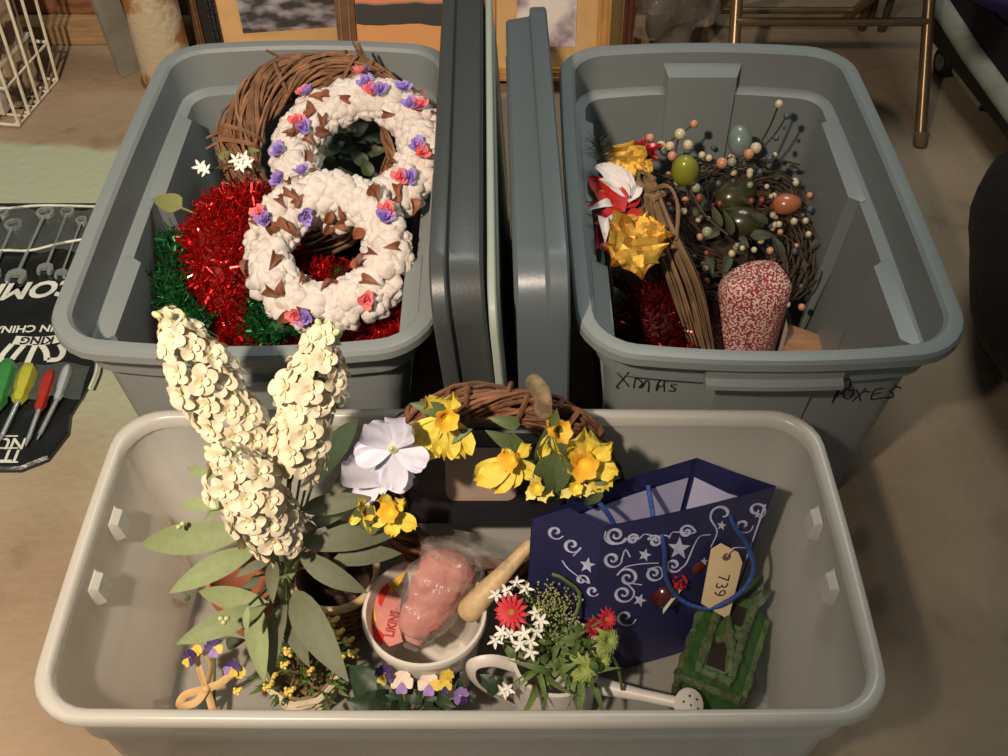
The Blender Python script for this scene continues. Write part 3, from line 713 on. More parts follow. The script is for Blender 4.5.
# tinsel
def tinsel(name, col, label, blobs, paths, n, parent_loc, seed, L=(.012, .032), w=.0026):
    t = thing(name, parent_loc, label, 'garland')
    m = mat('foil_'+name+str(seed), col, rough=.22, metal=.75, var=.3, scale=300, spec=.8)
    core = mat('core_'+name+str(seed), tuple(c*.6 for c in col), rough=.8, var=.4, scale=60)
    mb = MB(); rr = random.Random(seed); P = []
    for c, rad in blobs:
        mb.ell(c, [x*.9 for x in rad], 18, 12, amp=.12, freq=18, seed=seed)
        for k in range(int(n*rad[0]*rad[1]/.012)):
            th = math.acos(rr.uniform(-.25, 1)); a = rr.uniform(0, 2*PI)
            nn = V((math.sin(th)*math.cos(a), math.sin(th)*math.sin(a), math.cos(th))); P.append((V(c)+V((nn.x*rad[0], nn.y*rad[1], nn.z*rad[2]))*.93, nn))
    for pts, r in paths:
        pts = bez(pts, 40); mb.tube(pts, r*.55, 8)
        for k in range(int(n*r*len(pts)*.55)):
            i = rr.randrange(len(pts)-1); p = pts[i].lerp(pts[i+1], rr.random()); d = (pts[i+1]-pts[i]).normalized()
            q = V((rr.uniform(-1,1), rr.uniform(-1,1), rr.uniform(-.4,1))); q = (q-d*q.dot(d)).normalized(); P.append((p+q*r*.5, q))
    mb.build('garland_core', core, t)
    mb = MB()
    for p, nn in P:
        d = (nn*rr.uniform(.1, .8)+V((rr.gauss(0,1), rr.gauss(0,1), rr.gauss(0,1)))*.6).normalized(); ln = rr.uniform(*L); s = d.orthogonal().normalized()
        s = (M.Rotation(rr.uniform(0, 6), 3, d) @ s)*w*.5*rr.uniform(.6, 1.4); b = V((rr.gauss(0,1), rr.gauss(0,1), rr.gauss(0,1)))*.18*ln
        a, c, e = p, p+d*ln*.55+b, p+d*ln
        mb.add([a-s, a+s, c-s, c+s, e-s, e+s], [(0,1,3,2), (2,3,5,4)])
    mb.build('tinsel_strands', m, t, smooth=False, kind='stuff')
    return t
tinsel('tinsel_garland', (206, 34, 30), 'heap of shiny red tinsel garland beside the cotton wreaths',
    [(V((-.440, 1.345, .19)), (.106, .172, .172)), (V((-.285, 1.25, .16)), (.115, .09, .14))], [([A(375, 325, .24), A(400, 308, .26), A(408, 275, .28)], .032)], 4600, A(240, 260, .0)+V((0,0,.012)), 3)
tinsel('tinsel_garland', (40, 116, 58), 'green tinsel garland curling around the red tinsel heap',
    [], [([A(176, 235, .29), A(171, 275, .29), A(176, 308, .28), A(210, 328, .26)], .020), ([A(262, 300, .26), A(262, 330, .26), A(288, 322, .28), A(330, 292, .27), A(365, 290, .27)], .03)], 1500, A(170, 330, .0)+V((0,0,.012)), 5)
# small things tucked by the tinsel
wf = mat('white_petal', (240, 236, 226), rough=.7, var=.04, rnd=.05, sss=.1)
def star_flower(m, n=5, w=.42, nm='blossom'):
    mb = MB()
    for k in range(n):
        pt = MB().grid(lambda i, j: V(((2*i-1)*w*.5*math.sin(PI*(.12+.84*j)), .06+j*.94, .25*j*j-.12*abs(2*i-1)*0+.1*abs(2*i-1))), 2, 4).xf(M.Rotation(2*PI*k/n, 4, 'Z')); mb.add(pt.v, pt.f)
    mb.ell((0,0,.05), (.12,.12,.12), 6, 4)
    return mb.mesh(nm, m)
BLOS = star_flower(wf)
t = thing('white_blossom_sprig', A(225, 165, .27), 'sprig of small white blossoms behind the red tinsel heap', 'flowers')
MB().tube(bez([A(200, 175, .35), A(225, 165, .37), A(246, 160, .38)], 10), .002, 5).build('stem', dkleaf, t)
for x, y in ((200, 167), (206, 170), (236, 160), (244, 158), (248, 163), (240, 166)): place('blossom', BLOS, t, orient(A(x, y, .385), (R.uniform(-.5,.5), -.6, .8), R.uniform(0,6), .013))
for x, y, x2, y2 in ((222, 158, 232, 150), (248, 152, 260, 150), (222, 160, 222, 150)): place('leaf', leafmesh('leaf', mat('olive_leaf', (112, 116, 66), rough=.6), .5), t, along(A(x, y, .38), A(x2, y2, .385), (0,-.4,.9)))
t = thing('loose_leaf', A(158, 203, .27), 'single olive green leaf poking out of the red tinsel heap', 'leaf')
place('leaf_blade', leafmesh('leaf_blade', mat('olive_leaf2', (120, 122, 70), rough=.6, var=.15), .62, .15, .1), t, along(A(182, 208, .355), A(151, 197, .36), (0,-.3,.95)))
MB().tube([A(182, 208, .355), A(196, 214, .345)], .0018, 5).build('leaf_stem', MATS['olive_leaf2'], t)

# ================================================================== contents of the XMAS BOXES tote
twig_m = mat('thin_twig', (74, 54, 38), rough=.8, var=.3, scale=50, rnd=.25)
bw = thing('egg_berry_wreath', A(742, 238, .0)+V((0,0,.02)), 'twig wreath with painted eggs and pastel berries in the XMAS BOXES tote', 'wreath')
wc_ = A(734, 235, .185); wn = V((0, -.22, .97)); u_, v_, w_ = ringbasis(wn)
twig_ring(bw, wc_, wn, .118, .052, 80, twig_m, 'twig', (.0013, .0026), 30, .5, .5)
bcols = [('cream', (214, 194, 158)), ('peach', (212, 146, 110)), ('blue_gray', (78, 88, 96)), ('sage', (150, 156, 124)), ('rust', (140, 70, 52))]
BER = [MB().ell((0,0,0), (1,1,1), 10, 7).mesh('berry', mat('berry_'+n, c, rough=.35, var=.06, coat=.3)) for n, c in bcols]
for k in range(105):
    a = R.uniform(0, 2*PI); ph = R.uniform(-1.5, 1.5); rad = u_*math.cos(a)+v_*math.sin(a); d = rad*math.sin(ph)+w_*math.cos(ph)
    p = wc_+rad*.118+d*R.uniform(.05, .078); place('berry', BER[R.choice((0,0,0,1,1,2,3,4))], bw, M.Translation(p) @ M.Scale(R.uniform(.0042, .0068), 4))
for px, py, z, c, s in ((680,134,.35,0,.011),(650,138,.33,1,.009),(664,152,.33,2,.008),(670,146,.34,0,.009),(661,146,.34,0,.010),(688,145,.34,0,.010),(694,124,.35,1,.008),(672,156,.34,1,.009),(756,148,.34,0,.011),(749,154,.34,1,.010),(770,158,.32,2,.010),(722,163,.31,1,.011),(732,162,.31,3,.009),(709,158,.31,0,.007),(702,155,.31,0,.007),(779,104,.40,0,.008),(787,116,.38,2,.007),(776,138,.36,2,.006),(696,188,.31,3,.009),(699,198,.30,4,.008),(707,232,.28,3,.010),(784,128,.36,2,.004)):
    place('berry', BER[c], bw, M.Translation(A(px, py, z)) @ M.Scale(s*.92, 4))
for P in (((752,156,.31),(768,130,.35),(779,104,.40)), ((752,156,.31),(772,138,.34),(787,116,.38)), ((650,150,.30),(672,140,.33),(694,124,.35)), ((640,170,.30),(690,180,.30),(730,162,.30),(775,160,.30),(800,165,.28)), ((690,190,.29),(705,215,.27),(728,235,.25)), ((672,175,.3),(676,150,.33),(680,130,.35))):
    MB().tube(bez([A(*p) for p in P], 12), .0018, 5).build('twig', twig_m, bw)
def egg(px, py, z, r, col, name, ax=(0,.2,1)):
    m = mat('egg_'+name, col, rough=.28, var=.08, scale=30, coat=.5); q = V(ax).to_track_quat('Z', 'Y').to_matrix()
    prof = [(r*math.sin(PI*t)*(1+.12*math.cos(PI*t)), -r*1.32*math.cos(PI*t)) for t in [.02+.96*i/14 for i in range(15)]]
    MB().lathe(prof, 20, mx=q, c=A(px, py, z)).build('egg', m, bw, label='%s egg' % name.replace('_', ' '))
egg(685, 170, .345, .0235, (140, 142, 44), 'olive_green', (-.15,-.3,1))
egg(740, 141, .325, .0215, (122, 136, 126), 'blue_green', (-.2,.5,1))
egg(787, 204, .25, .019, (176, 104, 68), 'orange_brown', (1,-.1,.2))
egg(735, 196, .22, .031, (66, 66, 36), 'dark_olive', (1,.3,.2)); egg(742, 222, .20, .031, (62, 60, 34), 'dark_moss', (1,-.3,.2)); egg(757, 280, .16, .020, (84, 80, 46), 'moss_green', (.2,0,1))
dl = leafmesh('leaf', mat('dark_olive_leaf', (58, 60, 36), rough=.6, var=.3, rnd=.3), .4, .2, .2)  # dark olive leaves of the egg wreath, tone varied per leaf
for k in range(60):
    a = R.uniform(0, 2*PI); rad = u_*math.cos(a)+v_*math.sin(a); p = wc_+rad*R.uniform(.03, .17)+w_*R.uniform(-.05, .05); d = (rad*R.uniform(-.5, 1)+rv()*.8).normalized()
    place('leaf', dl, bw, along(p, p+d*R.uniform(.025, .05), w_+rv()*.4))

MB().ell((.35, 1.50, .10), (.15, .13, .088), 24, 14, amp=.25, freq=12, seed=4).build('moss_pad', mat('brown_moss', (56, 38, 28), rough=.95, var=.5, scale=50, bump=.8, bscale=70), label='dark brown nest of moss under the egg wreath', cat='moss')

# poinsettia with gold leaves
po = thing('poinsettia', A(612, 230, .28), 'red and white poinsettia with crinkled gold leaves', 'flower')
redp = mat('red_velvet_petal', (176, 28, 30), rough=.6, var=.15, rnd=.2); whp = mat('silver_white_petal', (226, 218, 214), rough=.5, var=.05)
gold = mat('gold_foil', (222, 170, 72), rough=.28, metal=.8, var=.15, scale=40, bump=.35, bscale=60)
RP = leafmesh('red_petal', redp, .5, .2, .3); WP = leafmesh('white_petal', whp, .36, .25, .5, ruf=.1); _g = MB().grid(lambda i, j: (lambda a, h: V((a*h, j-.10*abs(a)*math.sin(j*16), .25*j*(1-j)-.1*j+.12*abs(a)*h+.10*noise.noise(V((i*5.1, j*6.3, 2))))))(2*i-1, .48*max(.03, math.sin(PI*j**.6)**.7*(1-.22*math.cos(j*19)))), 8, 12); GLF = _g.mesh('gold_leaf', gold, 14)
for a, b in (((625,212),(592,180)),((622,215),(596,214)),((612,220),(598,245)),((625,215),(652,226)),((606,196),(588,174)),((602,205),(588,206)),((626,208),(640,186)),((612,225),(594,222))): place('red_petal', RP, po, along(A(*a, .352), A(*b, .36), (R.uniform(-.2,.2), -.55, .85)))
for a, b in (((628,194),(592,160)),((630,198),(598,176)),((632,196),(614,164)),((632,200),(640,178)),((612,205),(590,208)),((606,218),(605,238)),((628,202),(636,198))): place('white_petal', WP, po, along(A(*a, .365), A(*b, .375), (R.uniform(-.3,.3), -.5, .85)))
for a, b in (((640,232),(616,262)),((622,222),(650,236)),((628,235),(604,246)),((636,236),(672,234)),((632,238),(642,272)),((640,170),(600,152)),((640,172),(652,158)),((606,200),(598,190))): place('gold_leaf', GLF, po, along(A(*a, .35), A(*b, .365), (R.uniform(-.35,.35), -.6, .8)))
for x, y in ((614, 226), (604, 247), (618, 230)): place('berry', MB().ell((0,0,0), (1,1,1), 10, 7).mesh('berry', mat('pink_bead', (200, 96, 84), rough=.25, coat=.4)), po, M.Translation(A(x, y, .365)) @ M.Scale(.007, 4))
MB().tube(bez([A(618, 215, .35), A(606, 240, .25), V((.215, 1.20, .02))], 10), .005, 6).build('stem', twig_m, po)
# red glitter blossom and pine sprig
gl = thing('glitter_flower', A(643, 155, .30), 'dark red glittered flower beside the olive green egg', 'flower')
glm = mat('red_glitter', (150, 20, 26), rough=.3, metal=.4, var=.5, scale=400)
for k in range(16): place('petal', leafmesh('petal', glm, .6, .3, .2) if k == 0 else gl.children[0].data, gl, along(A(644, 156, .33), A(644, 156, .335)+V((math.cos(k*.8)*.026, math.sin(k*.8)*.024, .012*(k % 3))), (0, -.5, .9)))
MB().tube([A(644, 156, .33), V((.235, 1.45, .18))], .003, 5).build('stem', twig_m, gl)
pn = thing('pine_sprig', A(590, 140, .30), 'dark green pine sprig in the back corner of the XMAS BOXES tote', 'sprig')
pin = mat('pine_needle', (28, 44, 34), rough=.6, var=.3)
MB().tube(bez([A(608, 190, .32), A(602, 162, .37), A(598, 140, .40)], 10), .003, 6).build('twig', twig_m, pn)
mb = MB(); c0_, c1_ = A(603, 165, .37), A(598, 140, .405)
for k in range(260):
    p = c0_.lerp(c1_, R.random()); d = (rv()+V((.1,.3,.6))).normalized(); e = p+d*R.uniform(.022, .042); s = d.orthogonal().normalized()*.0007
    mb.add([p-s, p+s, e], [(0,1,2)])
mb.build('needles', pin, pn, smooth=False, kind='stuff')

# raffia bundle
raf = mat('raffia', (128, 100, 70), rough=.75, var=.25, scale=20, rnd=.3)
rb_ = thing('raffia_bundle', A(700, 345, .05), 'knotted bundle of brown raffia lying across the XMAS BOXES tote', 'raffia')
for k in range(44):
    x = R.uniform(-1, 1); pts = [A(648+6*x, 180+R.uniform(-4,4), .36), A(660+13*x, 225, .345+R.uniform(0,.012)), A(684+17*x, 285, .26+R.uniform(0,.02)), A(702+12*x, 345+R.uniform(-6, 8), .14)]
    MB().tube(bez(pts, 12), R.uniform(.0014, .0026), 5, flat=.5).build('raffia_strand', raf, rb_)
for P in (((652,190,.365),(668,186,.385),(678,206,.37),(676,240,.345)), ((652,190,.365),(640,182,.38),(642,170,.37),(655,180,.37)), ((650,196,.365),(640,215,.36),(634,235,.35))):
    for k in range(3): MB().tube(bez([A(p[0]+R.uniform(-1.5,1.5), p[1]+R.uniform(-1.5,1.5), p[2]) for p in P], 12), .0026, 5, flat=.4).build('raffia_loop', raf, rb_)
MB().tube([A(646, 196, .36), A(654, 199, .368), A(663, 194, .36)], .006, 6).build('knot', raf, rb_)
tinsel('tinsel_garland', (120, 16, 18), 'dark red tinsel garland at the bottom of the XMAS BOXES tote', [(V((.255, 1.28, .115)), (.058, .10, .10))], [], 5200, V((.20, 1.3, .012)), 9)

# print fabric bundles, red pot, board
def print_mat():
    m = mat('red_print_fabric', (150, 58, 60), rough=.9, scale=260, col2=(226, 190, 176), lo=.50, hi=.55, detail=0)
    return m
prm = print_mat()
fb = thing('fabric_roll', V((.30, 1.255, .012)), 'tall red and white print fabric bundle by the near rim', 'fabric')
c = A(747, 322, .115)
mb = MB(); secs = []
for r, z in ((.048,-.09),(.058,-.075),(.060,-.02),(.062,.04),(.060,.085),(.050,.102),(.03,.108),(.004,.109)):
    secs.append([c+V((r*(1+.045*math.sin(5*a+z*20))*math.cos(a), r*.9*(1+.05*math.sin(4*a))*math.sin(a), z+.010*math.sin(a*2)*(z > 0))) for a in [2*PI*i/28 for i in range(28)]])
mb.loft(secs).build('print_cloth', prm, fb)
MB().grid(lambda i, j: c+V((.0625+.003*i, -.035+.03*i, -.085+.10*j)), 2, 4).build('white_selvedge', mat('white_paper', (226, 216, 200), rough=.8), fb)
fs = thing('fabric_scrap', V((.17, 1.14, .012)), 'small red and white print fabric bundle beside the red pot', 'fabric')
MB().ell(A(656, 335, .11), (.032, .035, .075), 18, 14, amp=.35, freq=24, seed=3).build('print_cloth', prm, fs)
MB().ell(A(652, 314, .16), (.020, .012, .02), 12, 8, amp=.4, freq=30, seed=6).build('gathered_top', prm, fs)
c = A(685, 338, .085)
rp = thing('red_pot', c-V((0,0,.07)), 'small red glittered pot between the print fabric bundles', 'pot')
q = V((0, -.55, .8)).to_track_quat('Z', 'Y').to_matrix()
MB().lathe([(.020,-.05),(.026,.03),(.029,.032),(.029,.042),(.025,.042),(.019,-.04)], 24, mx=q, c=c).build('pot_body', mat('red_pot', (150, 34, 26), rough=.4, var=.4, scale=200), rp, smooth=30)
wd_ = thing('wooden_board', A(800, 345, .06), 'tan wooden board end beside the tall print fabric bundle', 'board')
MB().loft([[A(x, y, .085)+V((0,0,z)) for x, y in ((783,322),(800,328),(820,335),(823,350),(823,372),(783,372))] for z in (-.07, 0)]).build('board_face', mat('tan_wood', (164, 118, 82), rough=.6, var=.15, stretch=(2,10,10), scale=8), wd_, smooth=False)

# ================================================================== contents of the clear tote
FC = V((0, -.55, .83))       # roughly towards a viewer standing at the tote
# --- white stock bouquet
sageL = mat('sage_leaf_light', (142, 154, 106), rough=.65, var=.06, scale=18, rnd=.12, bump=.1, bscale=90, transl=.15)
sageG = mat('sage_leaf_gray', (110, 113, 88), rough=.7, var=.06, scale=18, rnd=.15, bump=.1, bscale=90, transl=.15)
stemm = mat('green_stem', (104, 116, 70), rough=.7)
ivory = mat('ivory_petal', (226, 214, 184), rough=.75, var=.05, scale=20, rnd=.08, transl=.08)
heartm = mat('floret_heart', (190, 186, 110), rough=.7)
budm = mat('green_bud', (196, 204, 150), rough=.7, var=.1)
def floret_mesh(seed, n=8):
    r2 = random.Random(seed); mb = MB()
    for layer, (cnt, ln, tilt) in enumerate(((5, 1.0, .14), (3, .60, .55))):
        for k in range(cnt):
            w = r2.uniform(.42, .50)*ln; f = r2.uniform(0, 6)
            def pf(i, j):
                a, b = 2*i-1, 2*j-1; x, y = a*math.sqrt(1-b*b/2), b*math.sqrt(1-a*a/2); rr = (y+1)/2
                return V((x*w*(.45+.55*min(1, rr*1.6)), ln*(.52+.48*y), ln*(.10*x*x+.05*math.sin(3*x+f)*rr+.14*rr-.16*rr*rr*rr)))
            pt = MB().grid(pf, 6, 6)
            pt.xf(M.Rotation(2*PI*k/cnt+layer*.6+r2.uniform(-.2,.2), 4, 'Z') @ M.Rotation(tilt+r2.uniform(-.15,.15), 4, 'X')); mb.add(pt.v, pt.f)
    k = len(mb.f); mb.ell((0,0,.10), (.11,.11,.10), 8, 5); me = mb.mesh('floret', ivory, 80); me.materials.append(heartm)
    for p in me.polygons[k:]: p.material_index = 1
    return me
FLO = [floret_mesh(k) for k in range(4)]
BUD = MB().ell((0,0,.5), (.38,.38,.6), 8, 6).mesh('bud', budm)
bq = thing('stock_bouquet', A(285, 590, .006), 'bouquet of white stock flowers with grey-green leaves', 'flowers')
hub = A(285, 572, .20)
MB().tube([A(285, 600, .008), hub], [.012, .014], 8).build('stem_bundle', stemm, bq)
def spike(tip, base, n, rad, fs):
    ax = (tip-base); L = ax.length; d = ax/L; u = d.orthogonal().normalized(); w = d.cross(u)
    st = MB().tube(bez([hub, base-d*.03, base, tip], 18), [.0035]*19 if False else .0032, 6).build('flower_spike', stemm, bq)
    for k in range(n):
        t = (k+.5)/n; a = k*2.39996; taper = (1 if t < .72 else max(.25, 1-(t-.72)/.28*.8)); o = (u*math.cos(a)+w*math.sin(a))
        p = base+d*L*t+o*rad*taper*R.uniform(.5, .76); nn = (o+d*(.15+.5*t)).normalized()
        place('floret', FLO[k % 4], st, orient(p, nn+rv()*.15, R.uniform(0, 6), fs*(.62+.38*taper)*R.uniform(.9, 1.1)))
    for k in range(7):
        a = k*2.4; o = (u*math.cos(a)+w*math.sin(a)); place('bud', BUD, st, orient(tip+o*.006*(k % 3)-d*.012*(k//3), d*.9+o*.6, 0, .010))
spike(A(166, 316, .62), A(244, 440, .45), 46, .046, .0195)
spike(A(218, 450, .52), A(282, 540, .36), 42, .046, .0195)
spike(A(326, 328, .62), A(293, 470, .42), 48, .044, .0195)
SL = [leafmesh('leaf', sageL, .27, .18, .2, .9, ruf=.05), leafmesh('leaf', sageG, .29, .22, .2, .9, ruf=.06)]
for (a, b, z, c, up_) in (((250,532),(140,544),.31,0,0),((258,548),(172,590),.29,0,0),((268,602),(198,592),.29,0,0),((266,606),(180,642),.28,0,0),((254,598),(262,676),.27,0,1),((286,600),(266,676),.24,1,1),((294,590),(340,672),.26,1,0),((298,552),(362,592),.31,1,0),((306,548),(398,530),.31,1,0),((330,562),(398,552),.28,1,0),((280,528),(272,565),.34,0,0),((274,560),(272,598),.30,1,1),
      ((230,505),(180,505),.33,0,0),((222,478),(186,468),.34,0,0),((312,486),(356,418),.36,0,1),((300,510),(368,498),.33,1,0),((345,478),(325,512),.33,1,0),((300,530),(345,512),.32,1,0),((270,560),(238,575),.27,1,0),((250,565),(205,560),.26,1,0),((290,600),(304,660),.22,1,1),((285,540),(330,540),.30,1,0),((248,606),(246,632),.33,0,1),((235,490),(206,520),.32,0,0),((262,520),(218,528),.30,1,0),((300,480),(318,455),.36,1,1),((330,500),(352,470),.33,1,1),((310,470),(345,450),.34,1,0),((322,520),(378,548),.27,1,0),((260,575),(240,596),.24,1,0)):
    pa, pb = A(*a, z), A(*b, z+R.uniform(-.03, .02)); place('leaf', SL[c], bq, along(pa, pb, V((R.uniform(-.25,.25), -.5+R.uniform(-.2,.2), .85)), 1.05))
    MB().tube([hub.lerp(pa, .25), pa], .0018, 5).build('leaf_stalk', stemm, bq)
for x, y in ((225,622),(228,618),(222,618),(180,527),(184,524)): place('bud', BUD, bq, orient(A(x, y, .33), FC, 0, .009))

# --- daffodil wreath
dc = V((-.014, .842, .272)); dn = V((0, -.97, .24)).normalized()
dw = thing('daffodil_wreath', dc-V((0,.03,.15)), 'woven twig wreath with yellow daffodils and a lilac-white flower', 'wreath')
brn = mat('twig_brown', (116, 76, 50), rough=.75, var=.3, scale=40, rnd=.25, bump=.3, bscale=120)
twig_ring(dw, dc, dn, .148, .026, 40, brn, 'twig', (.0022, .004), 40, .4)
wraps(dw, dc, dn, .148, .026, (.5, .9, 1.3, 1.75, 2.1, 2.4, 2.5, 2.6, 2.7), brn, .0036, 'twig_wrap')
bark = mat('lichen_bark', (128, 108, 80), rough=.9, var=.4, scale=60, bump=.7, bscale=70)
def bandpiece(pts, w, name, m):
    MB().tube(bez(pts, 10), [w*.6, w]+[w]*(len(bez(pts, 10))-4)+[w, w*.6], 8, flat=.4).build(name, m, dw)
bandpiece([AY(529, 378, .86), AY(542, 394, .832), AY(543, 418, .815)], .011, 'bark_strip', bark)
bandpiece([AY(442, 434, .83), AY(428, 433, .812), AY(408, 428, .82)], .011, 'bark_strip', bark)
yel = mat('yellow_petal', (238, 214, 84), rough=.65, var=.1, scale=30, rnd=.1, transl=.12); pale = mat('pale_yellow_petal', (244, 226, 130), rough=.65, var=.08, rnd=.06, transl=.12)
org = mat('orange_trumpet', (234, 184, 56), rough=.6, var=.12, scale=30); lil = mat('lilac_white_petal', (226, 224, 240), rough=.6, var=.05, scale=20, transl=.15, bump=.2, bscale=60)
dgl = mat('wreath_leaf', (86, 100, 58), rough=.55, var=.2, rnd=.2)
PY = petalmesh('petal', yel, .60, .25, .10, nu=6, nv=7); PP = petalmesh('petal', pale, .6, .15, .05, tipw=.2); PL = petalmesh('petal', lil, .74, .22, .07, tipw=.7, nu=8, nv=8)
def trumpet(c, n, r, h, m):
    q = V(n).to_track_quat('Z', 'Y').to_matrix(); mb = MB(); k = 18
    secs = [[c+q @ V((rr*(1+ru*math.sin(6*a))*math.cos(a), rr*(1+ru*math.sin(6*a))*math.sin(a), z)) for a in [2*PI*i/k for i in range(k)]] for rr, z, ru in ((r*.5, 0, 0), (r*.62, h*.5, .02), (r*.8, h*.85, .08), (r*1.08, h, .14), (r*.7, h*.82, .06), (r*.45, h*.3, 0), (r*.1, h*.1, 0))]
    return mb.loft(secs).build('daffodil', m, dw)
def daffodil(px, py, z, n, petals, r=.013, h=.02, pm_=PY, tm=org):
    Y = .795-(.34-z)*.5; c = AY(px, py, Y); f = trumpet(c, n, r, h, tm)
    for tx, ty, dz in petals: place('petal', pm_, f, along(c, AY(tx, ty, Y-.004+dz*.3), V(n), 1.18))
    return f
daffodil(446, 417, .345, (.1,-.8,.6), ((452,394,.03),(428,398,.03),(414,440,.0),(425,446,0),(462,446,0),(446,448,-.01)))
daffodil(516, 458, .33, (-.5,-.6,.5), ((484,478,-.01),(500,484,-.01),(516,480,-.01),(534,472,0),(530,446,.02),(508,448,.01)))
daffodil(552, 432, .335, (.6,-.5,.6), ((562,424,.03),(558,450,.0),(540,450,0),(546,422,.02)))
daffodil(582, 462, .335, (0,-.8,.6), ((584,430,.03),(608,444,.02),(612,470,.0),(604,482,-.01),(572,482,-.01),(562,450,.01)), .017, .022)
daffodil(538, 486, .30, (-.2,-.7,.6), ((534,474,.02),(552,494,.0),(528,498,-.01),(545,500,-.01)), .009, .014, PP, yel)
daffodil(575, 486, .305, (0,-.7,.6), ((562,496,-.01),(580,496,-.01),(592,492,0)), .008, .014, PP, yel)
daffodil(392, 512, .27, (-.2,-.6,.7), ((385,494,.02),(404,500,.02),(412,524,0),(394,530,-.01),(376,522,0)), .012, .018)
daffodil(364, 512, .27, (.5,-.5,.6), ((358,500,.02),(372,528,0),(352,520,0)), .009, .014)
def lily(px, py, z, tips, n):
    Y = .775+(.345-z)*.5; c = AY(px, py, Y)
    f = MB().lathe([(.001,-.012),(.004,-.008),(.007,.0),(.004,.004),(.0015,.012)], 10, mx=V(n).to_track_quat('Z','Y').to_matrix(), c=c).build('lily', mat('lily_throat', (206, 218, 160), rough=.6), dw)
    for x, y, dz in tips: place('petal', PL, f, along(c, AY(x, y, Y-.006+dz*.5), V(n), 1.08))
lily(393, 448, .345, ((366,424,.015),(406,418,.015),(424,462,.0),(392,482,-.01),(358,456,0)), (-.1,-.65,.75))
lily(382, 484, .305, ((344,462,.01),(360,500,0),(385,494,-.015),(414,478,0)), (-.3,-.4,.8))
WL = leafmesh('leaf', dgl, .42, .15, .2)
for a, b, z in (((448,412),(412,404),.335),((520,448),(488,432),.34),((528,466),(514,436),.34),((548,462),(556,416),.33),((560,450),(540,500),.31),((590,480),(618,478),.31),((556,465),(556,504),.30),((520,425),(490,418),.34),((372,505),(350,530),.26),((378,520),(362,536),.25),((600,488),(585,506),.29),((440,440),(470,430),.33)):
    place('leaf', WL, dw, along(AY(*a, .80-(.34-z)*.5), AY(*b, .80-(.34-z)*.5), (R.uniform(-.2,.2), -.7, .7), 1.05))

# --- dark case with rounded window behind the wreath
bx = thing('black_case', V((-.03, .86, .006)), 'black plastic case with a rounded tan window behind the daffodil wreath', 'case')
fp = AY(481, 474, .862); fn = V((0, -.96, .26)).normalized(); u2, v2, w2 = ringbasis(fn)
def rr_sec(W, H, r, off, e=0): return [fp+u2*(-p.x)+v2*p.y+w2*off for p in section(W, H, r, 0, 0, 0, 5, 2)]
secs = [rr_sec(.23, .17, .02, o) for o in (-.025, 0)]
MB().loft([q[::-1] for q in secs]).build('case_body', mat('black_plastic', (30, 31, 33), rough=.35, var=.1), bx, smooth=30)
MB().loft([[p for p in rr_sec(.095, .088, .014, o)][::-1] for o in (-.002, .0015)]).build('window', mat('tan_panel', (150, 130, 116), rough=.35, var=.12, scale=9), bx, smooth=30)
MB().tube([fp+u2*.09+v2*.07+w2*.002, fp-u2*.09+v2*.07+w2*.002], .003, 6).build('case_edge', mat('gray_edge', (70, 72, 74), rough=.4), bx)

# --- white bucket with wrapped things
bc = A(425, 612, .165); bc.z = .006; H_ = .165
bk = thing('white_bucket', bc, 'white plastic bucket holding a pink wrapped bundle', 'bucket')
MB().lathe([(.058,0),(.061,.003),(.078,H_-.012),(.083,H_-.012),(.084,H_-.004),(.082,H_),(.078,H_),(.0755,H_-.008),(.058,.008)], 44, c=bc).build('bucket_body', mat('white_bucket', (214, 206, 194), rough=.4, var=.03), bk, smooth=35)
pk = thing('pink_bundle', bc+V((0,0,.02)), 'pink cloth bundle in clear wrap standing in the white bucket', 'bundle')
a, b = A(411, 640, .115), A(456, 553, .215); ax = (b-a).normalized(); sx = V((1, .3, 0)); sx = (sx-ax*sx.dot(ax)).normalized(); sn = sx.cross(ax)
if sn.y > 0: sn = -sn
def sack(k, amp, seed, t0=0, t1=1):
    secs = []
    for j in range(23):
        t = j/22; w = (.021+.018*math.sin(PI*.5*min(1, t*1.3)))*(1 if t < .9 else 1-(t-.9)*6)*(1 if t > .05 else .6); ring = []
        for i in range(32):
            q = 2*PI*i/32; p = a.lerp(b, t0+(t1-t0)*t)+sx*math.cos(q)*w*k+sn*math.sin(q)*w*.72*k
            nn_ = noise.noise(p*38+V((seed, 0, 0)))+.6*noise.noise(p*85+V((0, seed, 0))); ring.append(p+(sx*math.cos(q)+sn*math.sin(q))*amp*nn_)
        secs.append(ring)
    return MB().loft(secs)
sack(1, .006, 3).build('pink_cloth', mat('pink_cloth', (198, 128, 118), rough=.6, var=.14, scale=25, bump=.5, bscale=45), pk)
film = mat('clear_wrap', (205, 192, 184), rough=.12, alpha=.16, spec=1, bump=.8, bscale=45)
sack(1.22, .011, 7, -.05, 1.12).build('clear_wrap', film, pk, smooth=22)
MB().grid(lambda i, j: A(424+88*i-10*j, 556-34*j+16*i, .215+.018*math.sin(8*i+3*j)+.012*math.sin(5*j)), 16, 8).build('wrap_flap', film, pk, smooth=22)
cw = thing('candy_wrapper', bc+V((0,0,.02)), 'red and yellow candy bag tucked along the inside of the white bucket', 'wrapper')
WZ = lambda x, y: A(360+x/6.3, 540+y/6.3, .150-.00006*(y-400)-.00004*max(0, 120-x))
def wpoly(P, name, m, dz=0): MB().loft([[WZ(*p)+V((0,0,o+dz)) for p in P] for o in (0, .0006)]).build(name, m, cw, smooth=False)
wred, wyel = mat('wrapper_red', (198, 50, 38), rough=.25, var=.08), mat('wrapper_yellow', (206, 164, 54), rough=.25)
